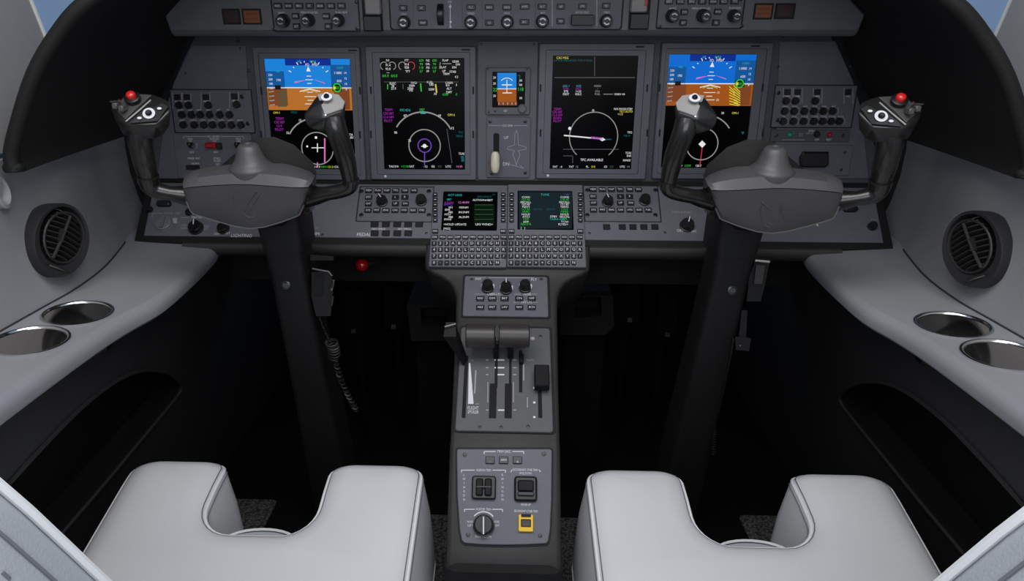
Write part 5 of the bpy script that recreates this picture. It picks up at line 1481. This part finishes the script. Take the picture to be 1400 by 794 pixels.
# dark boxes at the foot of the pedestal
for sg, xs, lab in ((-1, ((556, 416), (626, 412), (626, 466), (562, 466)), 'dark box with square hole beside the pedestal, under the red ball handle'), (1, ((766, 404), (838, 404), (840, 446), (828, 458), (766, 458)), 'dark box with square hole beside the pedestal, away from the red ball handle')):
    d = T('footwell_box', lab, 'box', loc=tuple(hy(600 if sg < 0 else 800, 466, 1.55)))
    b0 = [hy(x, y, 1.52) for x, y in xs]; b1 = [q + Vector((0, .22, 0)) for q in b0]
    if sg < 0: hole = [hy(x, y, 1.52) for x, y in ((575, 421), (613, 419), (613, 445), (576, 445))]
    else: hole = [hy(x, y, 1.52) for x, y in ((786, 406), (822, 406), (822, 432), (786, 434))]
    P2 = [(q.x, q.z) for q in b0]; H2 = [(q.x, q.z) for q in hole]
    tri = tessellate_polygon([[Vector((a, b, 0)) for a, b in P2], [Vector((a, b, 0)) for a, b in H2]])
    V = b0 + hole; mb = MB().add(V, [tuple(t_) for t_ in tri])
    mb.loft([b0, b1], closed=True)
    hb_ = [q + Vector((0, .06, 0)) for q in hole]
    mb.loft([hole, hb_], closed=True); mb.add(hb_, [tuple(range(len(hb_)))])
    low = [q + Vector((0, -.015, -.03)) for q in b0]
    W(d, 'case', mb, 'box_black', smooth=20)
    pts = [q for q in b0 if q.z < .62]
    zl = min(q.z for q in b0); xl, xr = min(q.x for q in b0), max(q.x for q in b0)
    W(d, 'support', MB().rbox((xl + xr) / 2, 1.64, (xr - xl) * .8, .16, 0.002, zl + .002, .01), 'foot_black')

# rudder pedals
pd = [(-.245, 'black rudder pedal with small metal glint beneath the red ball handle', 482, 458), (-.185, 'black rudder pedal next to the box under the red ball handle', 537, 452),
      (.205, 'black rudder pedal next to the box away from the red ball handle', 862, 443), (.275, 'black rudder pedal with small metal glint near the column with straight cord', 914, 463)]
for x, lab, px, py in pd:
    p = hy(px, py, 1.70)
    d = T('rudder_pedal', lab, 'pedal', loc=(p.x, 1.74, 0)); d.o['group'] = 'rudder pedals'
    W(d, 'arm', MB().tube([(p.x, 1.80, .02), (p.x, 1.76, p.z - .03), (p.x, 1.74, p.z + .16)], .011, 8), 'foot_black')
    W(d, 'pad', MB().hull([(p.x + a, 1.715 + b, p.z + c) for a in (-.024, .024) for b, c in ((0, 0), (.03, .11), (.012, -.008), (.042, .10))]), 'foot_black')
    W(d, 'tip_glint', MB().hull([(p.x + a, 1.712 + b, p.z + c) for a in (-.006, .006) for b, c in ((0, .0), (.003, .011), (.006, -.002), (.009, .010))]), 'glint_tip')  # small block standing in for a glint on the pedal

# ================================================================== air vents
for sg in (-1, 1):
    fl = (lambda mb: mb) if sg < 0 else (lambda mb: mb.mirror())
    cpt = hx(84, 328, -.712)
    n = Vector((.92, -.36, .14)).normalized()
    vv = (Vector((0, 0, 1)) - n * n.z).normalized(); uu = vv.cross(n)
    tilt = math.radians(-30)
    u2 = uu * math.cos(tilt) + vv * math.sin(tilt); v2 = vv * math.cos(tilt) - uu * math.sin(tilt)
    d = T('air_vent', 'dark oval air vent in grey leather on the ' + ('coiled' if sg < 0 else 'straight') + ' cord side', 'air vent', loc=(sg * -cpt.x, cpt.y, cpt.z), group='side wall air vents')
    if sg < 0: d.off = Vector(cpt)
    else: d.off = Vector((-cpt.x, cpt.y, cpt.z)); 
    d.o.location = d.off
    A, B = .0465, .0585
    cp = cpt + n * .000
    def q(a, b, w=0): return cp + u2 * a + v2 * b + n * w
    def oval(s, w, ox=0, oy=0, k=40, sx=1): return [q(A * s * sx * math.cos(2 * math.pi * i / k) + ox, B * s * math.sin(2 * math.pi * i / k) + oy, w) for i in range(k)]
    def V(name, mb, m_, smooth=40, **k): return d.part(name, fl(mb), m_, world=True, recalc=True, smooth=smooth, **k)
    V('bezel', MB().loft([oval(1.04, -.03), oval(1.02, .0), oval(.97, .004), oval(.83, .003, 0, .006), oval(.79, -.002, 0, .007), oval(.76, -.02, 0, .007)], closed=True), 'vent_grey')
    V('back', MB().loft([oval(.80, -.024, 0, .005), oval(.02, -.024, 0, .005)], closed=True), 'vent_inside', 0)
    ring = oval(.70, .0, .004, .005)
    V('slat_ring', MB().tube(ring, .0022, 6, True), 'vent_slat')
    for i in range(-4, 5):
        y = i * .0085 + .005
        half = A * .70 * math.sqrt(max(0, 1 - ((y - .005) / (B * .72)) ** 2))
        if half < .008: continue
        top = [q(-half + 2 * half * k / 6 + .003, y + .0035 * math.cos(math.pi * (k / 6 - .5)) - .15 * (-half + 2 * half * k / 6), -.001 + .004 * math.sin(math.pi * k / 6)) for k in range(7)]
        bk_ = [p - n * .010 - v2 * .004 for p in top]
        th = [p - v2 * .0014 for p in top]; tb = [p - v2 * .0014 for p in bk_]
        V('slat', MB().loft([top, bk_, tb, th], loop=True, caps=True), 'vent_slat')
    V('spine', MB().tube([q(-.009 + .0016 * k, -.036 + .0082 * k + .004, .002 + .002 * math.sin(math.pi * k / 9)) for k in range(10)], .0026, 8), 'vent_slat')
    V('thumb_tab', MB().hull([q(a, b, w) for a in (-.007, .000) for b in (-.004, .016) for w in (.0, .006)]), 'vent_slat')
    sl = [q(a, b, .0042) for a, b in ((-.020, -.045), (.020, -.051), (.022, -.047), (-.019, -.0405))]
    V('thumbwheel_slot', MB().hull(sl + [p - n * .004 for p in sl]), 'vent_inside')
    V('thumbwheel', MB().tube([q(-.014, -.0438, .0035), q(0, -.0455, .0058), q(.014, -.0475, .0035)], .0024, 8), 'vent_slat')

# ================================================================== cup holders
for sg in (-1, 1):
    for i, (cx, cy_) in enumerate(CUPS):
        z = .712 - .07 * (cx + .66)
        c = Vector((sg * -cx, cy_, z))
        d = T('cup_holder', 'steel cup holder ' + ('closer to' if i == 0 else 'farther from') + ' the air vent, on the ' + ('coiled' if sg < 0 else 'straight') + ' cord side', 'cup holder', loc=tuple(c))
        d.o['group'] = 'steel cup holders'
        ax = Vector((.07 * (1 if sg < 0 else -1), 0, 1)).normalized()
        rim = [(.0475, -.003), (.0505, .0008), (.0505, .0022), (.0485, .003), (.0462, .0022), (.0452, -.001)]
        d.part('rim', MB().lathe(rim, (0, 0, 0), 48, axis=ax), 'chrome', smooth=60, recalc=True).data.polygons
        mb = MB().lathe([(.0456, 0), (.0450, -.004), (.0445, -.055), (.041, -.060), (0, -.060)], (0, 0, 0), 96)
        rot = ax.to_track_quat('Z', 'Y').to_matrix(); fl_ = random.Random(3 + i)
        ph = [fl_.uniform(0, 6.28) for _ in range(4)]
        nv = []
        for v in mb.v:
            an = math.atan2(v[1], v[0]); k = 1 - .022 + .007 * (math.sin(4 * an + ph[0]) + math.sin(9 * an + ph[1]) + .8 * math.sin(15 * an + ph[2]))
            nv.append(rot @ Vector((v[0] * k, v[1] * k, v[2])))
        mb.v = nv
        d.part('cup', mb, 'cup_steel', smooth=60)

# ================================================================== seats
def u_outline(hw, yf, yr, nw, nd, r, rn, k=7):
    """top view of the cushion, notch open to the front (+y); ccw"""
    def arc(cx, cy, r_, a0, a1): return [(cx + r_ * math.cos(math.radians(a0 + (a1 - a0) * i / k)), cy + r_ * math.sin(math.radians(a0 + (a1 - a0) * i / k))) for i in range(k + 1)]
    p = []
    p += arc(hw - .05, yr + .05, .05, -90, 0)
    p += arc(hw - r, yf - r, r, 0, 90)
    p += arc(nw + r * .9, yf - r * .9, r * .9, 90, 180)
    p += arc(nw - rn, yf - nd + rn, rn, 0, -90)
    p += arc(-nw + rn, yf - nd + rn, rn, -90, -180)
    p += arc(-nw - r * .9, yf - r * .9, r * .9, 0, 90)
    p += arc(-hw + r, yf - r, r, 90, 180)
    p += arc(-hw + .05, yr + .05, .05, 180, 270)
    # densify long edges
    out = []
    for i in range(len(p)):
        a, b = Vector(p[i]), Vector(p[(i + 1) % len(p)])
        n = max(1, int((b - a).length / .025))
        for j in range(n): q = a.lerp(b, j / n); out.append((q.x, q.y))
    return out

for sg in (-1, 1):
    X0 = sg * .388
    lab = 'light grey leather pilot seat with notched front, behind the yoke with the ' + ('coiled' if sg < 0 else 'straight') + ' cord'
    d = T('pilot_seat', lab, 'seat', loc=(X0, .78, 0), group='pilot seats either side of the pedestal')
    def zt(y): return .393 + (y - .875) * .24 - (max(y - .99, 0) ** 2) * 6.0
    out = u_outline(.252, 1.058, .46, .088, .165, .050, .050)
    def ringz(off, dz): return [(x, y - .78, zt(y) + dz) for x, y in offset_poly(out, off)]
    def tz(v): return v
    rows = [ringz(-.016, -.19), ringz(-.016, -.17), ringz(-.009, -.08), ringz(.0, -.022), ringz(.003, -.012), ringz(.009, -.0045), ringz(.017, -.0005), ringz(.027, .003), ringz(.038, .005)]
    mb = MB().loft(rows, closed=True)
    last = rows[-1]
    tri = tessellate_polygon([[Vector((a, b, 0)) for a, b, c in last]])
    mb.add(last, [_ccw(t_, last) for t_ in tri])
    mb.add(rows[0], [tuple(reversed(_ccw(t_, last))) for t_ in tri])
    me_o = d.part('cushion', mb, 'seat_leather', smooth=50, recalc=True)
    bm = bmesh.new(); bm.from_mesh(me_o.data); bmesh.ops.remove_doubles(bm, verts=bm.verts, dist=.0002); bm.to_mesh(me_o.data); bm.free()
    d.part('piping', MB().tube(ringz(.0035, -.0105), .0022, 6, True), 'seat_piping')
    d.part('seam_groove', MB().tube(ringz(.0085, -.0052), .0011, 5, True), 'stitch', parent=me_o)
    d.part('lower_seam', MB().tube(ringz(.0005, -.0175), .0010, 5, True), 'stitch', parent=me_o)
    # pan under the cushion with a bright rim that shows in the notch
    po = u_outline(.235, 1.00, .47, .07, .02, .04, .01)
    pan = rrect(0, .66 - .78, .46, .40, .06, 4)
    d.part('seat_pan', MB().prism([(x, y) for x, y in pan], .18, .27, .01), 'seat_base')
    arc = [(.060 * math.cos(math.radians(a)), .905 - .78 + .034 * math.sin(math.radians(a)), .360) for a in range(0, 181, 12)]
    d.part('notch_rim', MB().tube(arc, .0022, 6), 'seat_piping')
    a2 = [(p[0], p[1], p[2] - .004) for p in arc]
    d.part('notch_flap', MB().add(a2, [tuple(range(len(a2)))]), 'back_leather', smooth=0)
    for x in (-.15, .15):
        d.part('floor_rail', MB().rbox(x, -.03, .035, .62, .010, .18, .006, .004), 'seat_base')
    # backrest, reclined, inboard shoulder tapering down
    m_ = -sg   # inboard direction
    prof = [(-.228, .36), (.228, .36), (.230, .50), (.206, .68), (.186, .78), (.166, .842), (.140, .916), (.108, .966), (.066, .998), (0, 1.005), (-.066, .998), (-.108, .966), (-.140, .916), (-.166, .842), (-.186, .78), (-.206, .68), (-.230, .50)]
    P3 = catmull([(a, b, 0) for a, b in prof], 3, True); pr = [(q.x, q.y) for q in P3]
    def br(off, t_): return [(x, .30 + (.88 - z) * .27 + t_ - .076 - .78, z) for x, z in offset_poly(pr, off)]
    rows = [br(.045, -.008), br(.03, -.005), br(.016, .0), br(.006, .006), br(.0, .018), br(.0, .06), br(.008, .078), br(.02, .086), br(.05, .09)]
    mb = MB().loft(rows, closed=True)
    for rw in (rows[0], rows[-1]):
        tri = tessellate_polygon([[Vector((a, c, 0)) for a, b, c in rw]]); mb.add(rw, [tuple(t_) for t_ in tri])
    bk = d.part('backrest', mb, 'back_leather', smooth=50, recalc=True)
    bm = bmesh.new(); bm.from_mesh(bk.data); bmesh.ops.remove_doubles(bm, verts=bm.verts, dist=.0002); bmesh.ops.recalc_face_normals(bm, faces=bm.faces); bm.to_mesh(bk.data); bm.free()
    d.part('backrest_piping', MB().tube(br(.002, .071), .0026, 6, True), 'seat_piping', parent=bk)
    d.part('backrest_seam', MB().tube(br(-.0004, .050), .0011, 5, True), 'stitch', parent=bk)
    sp = br(-.0004, .036); mb = MB(); 
    dense = resample(sp + [sp[0]], 260)
    for i in range(0, 259, 2): mb.tube([dense[i], dense[i].lerp(dense[i + 1], .7)], .0009, 4)
    d.part('stitching', mb, 'stitch', parent=bk)
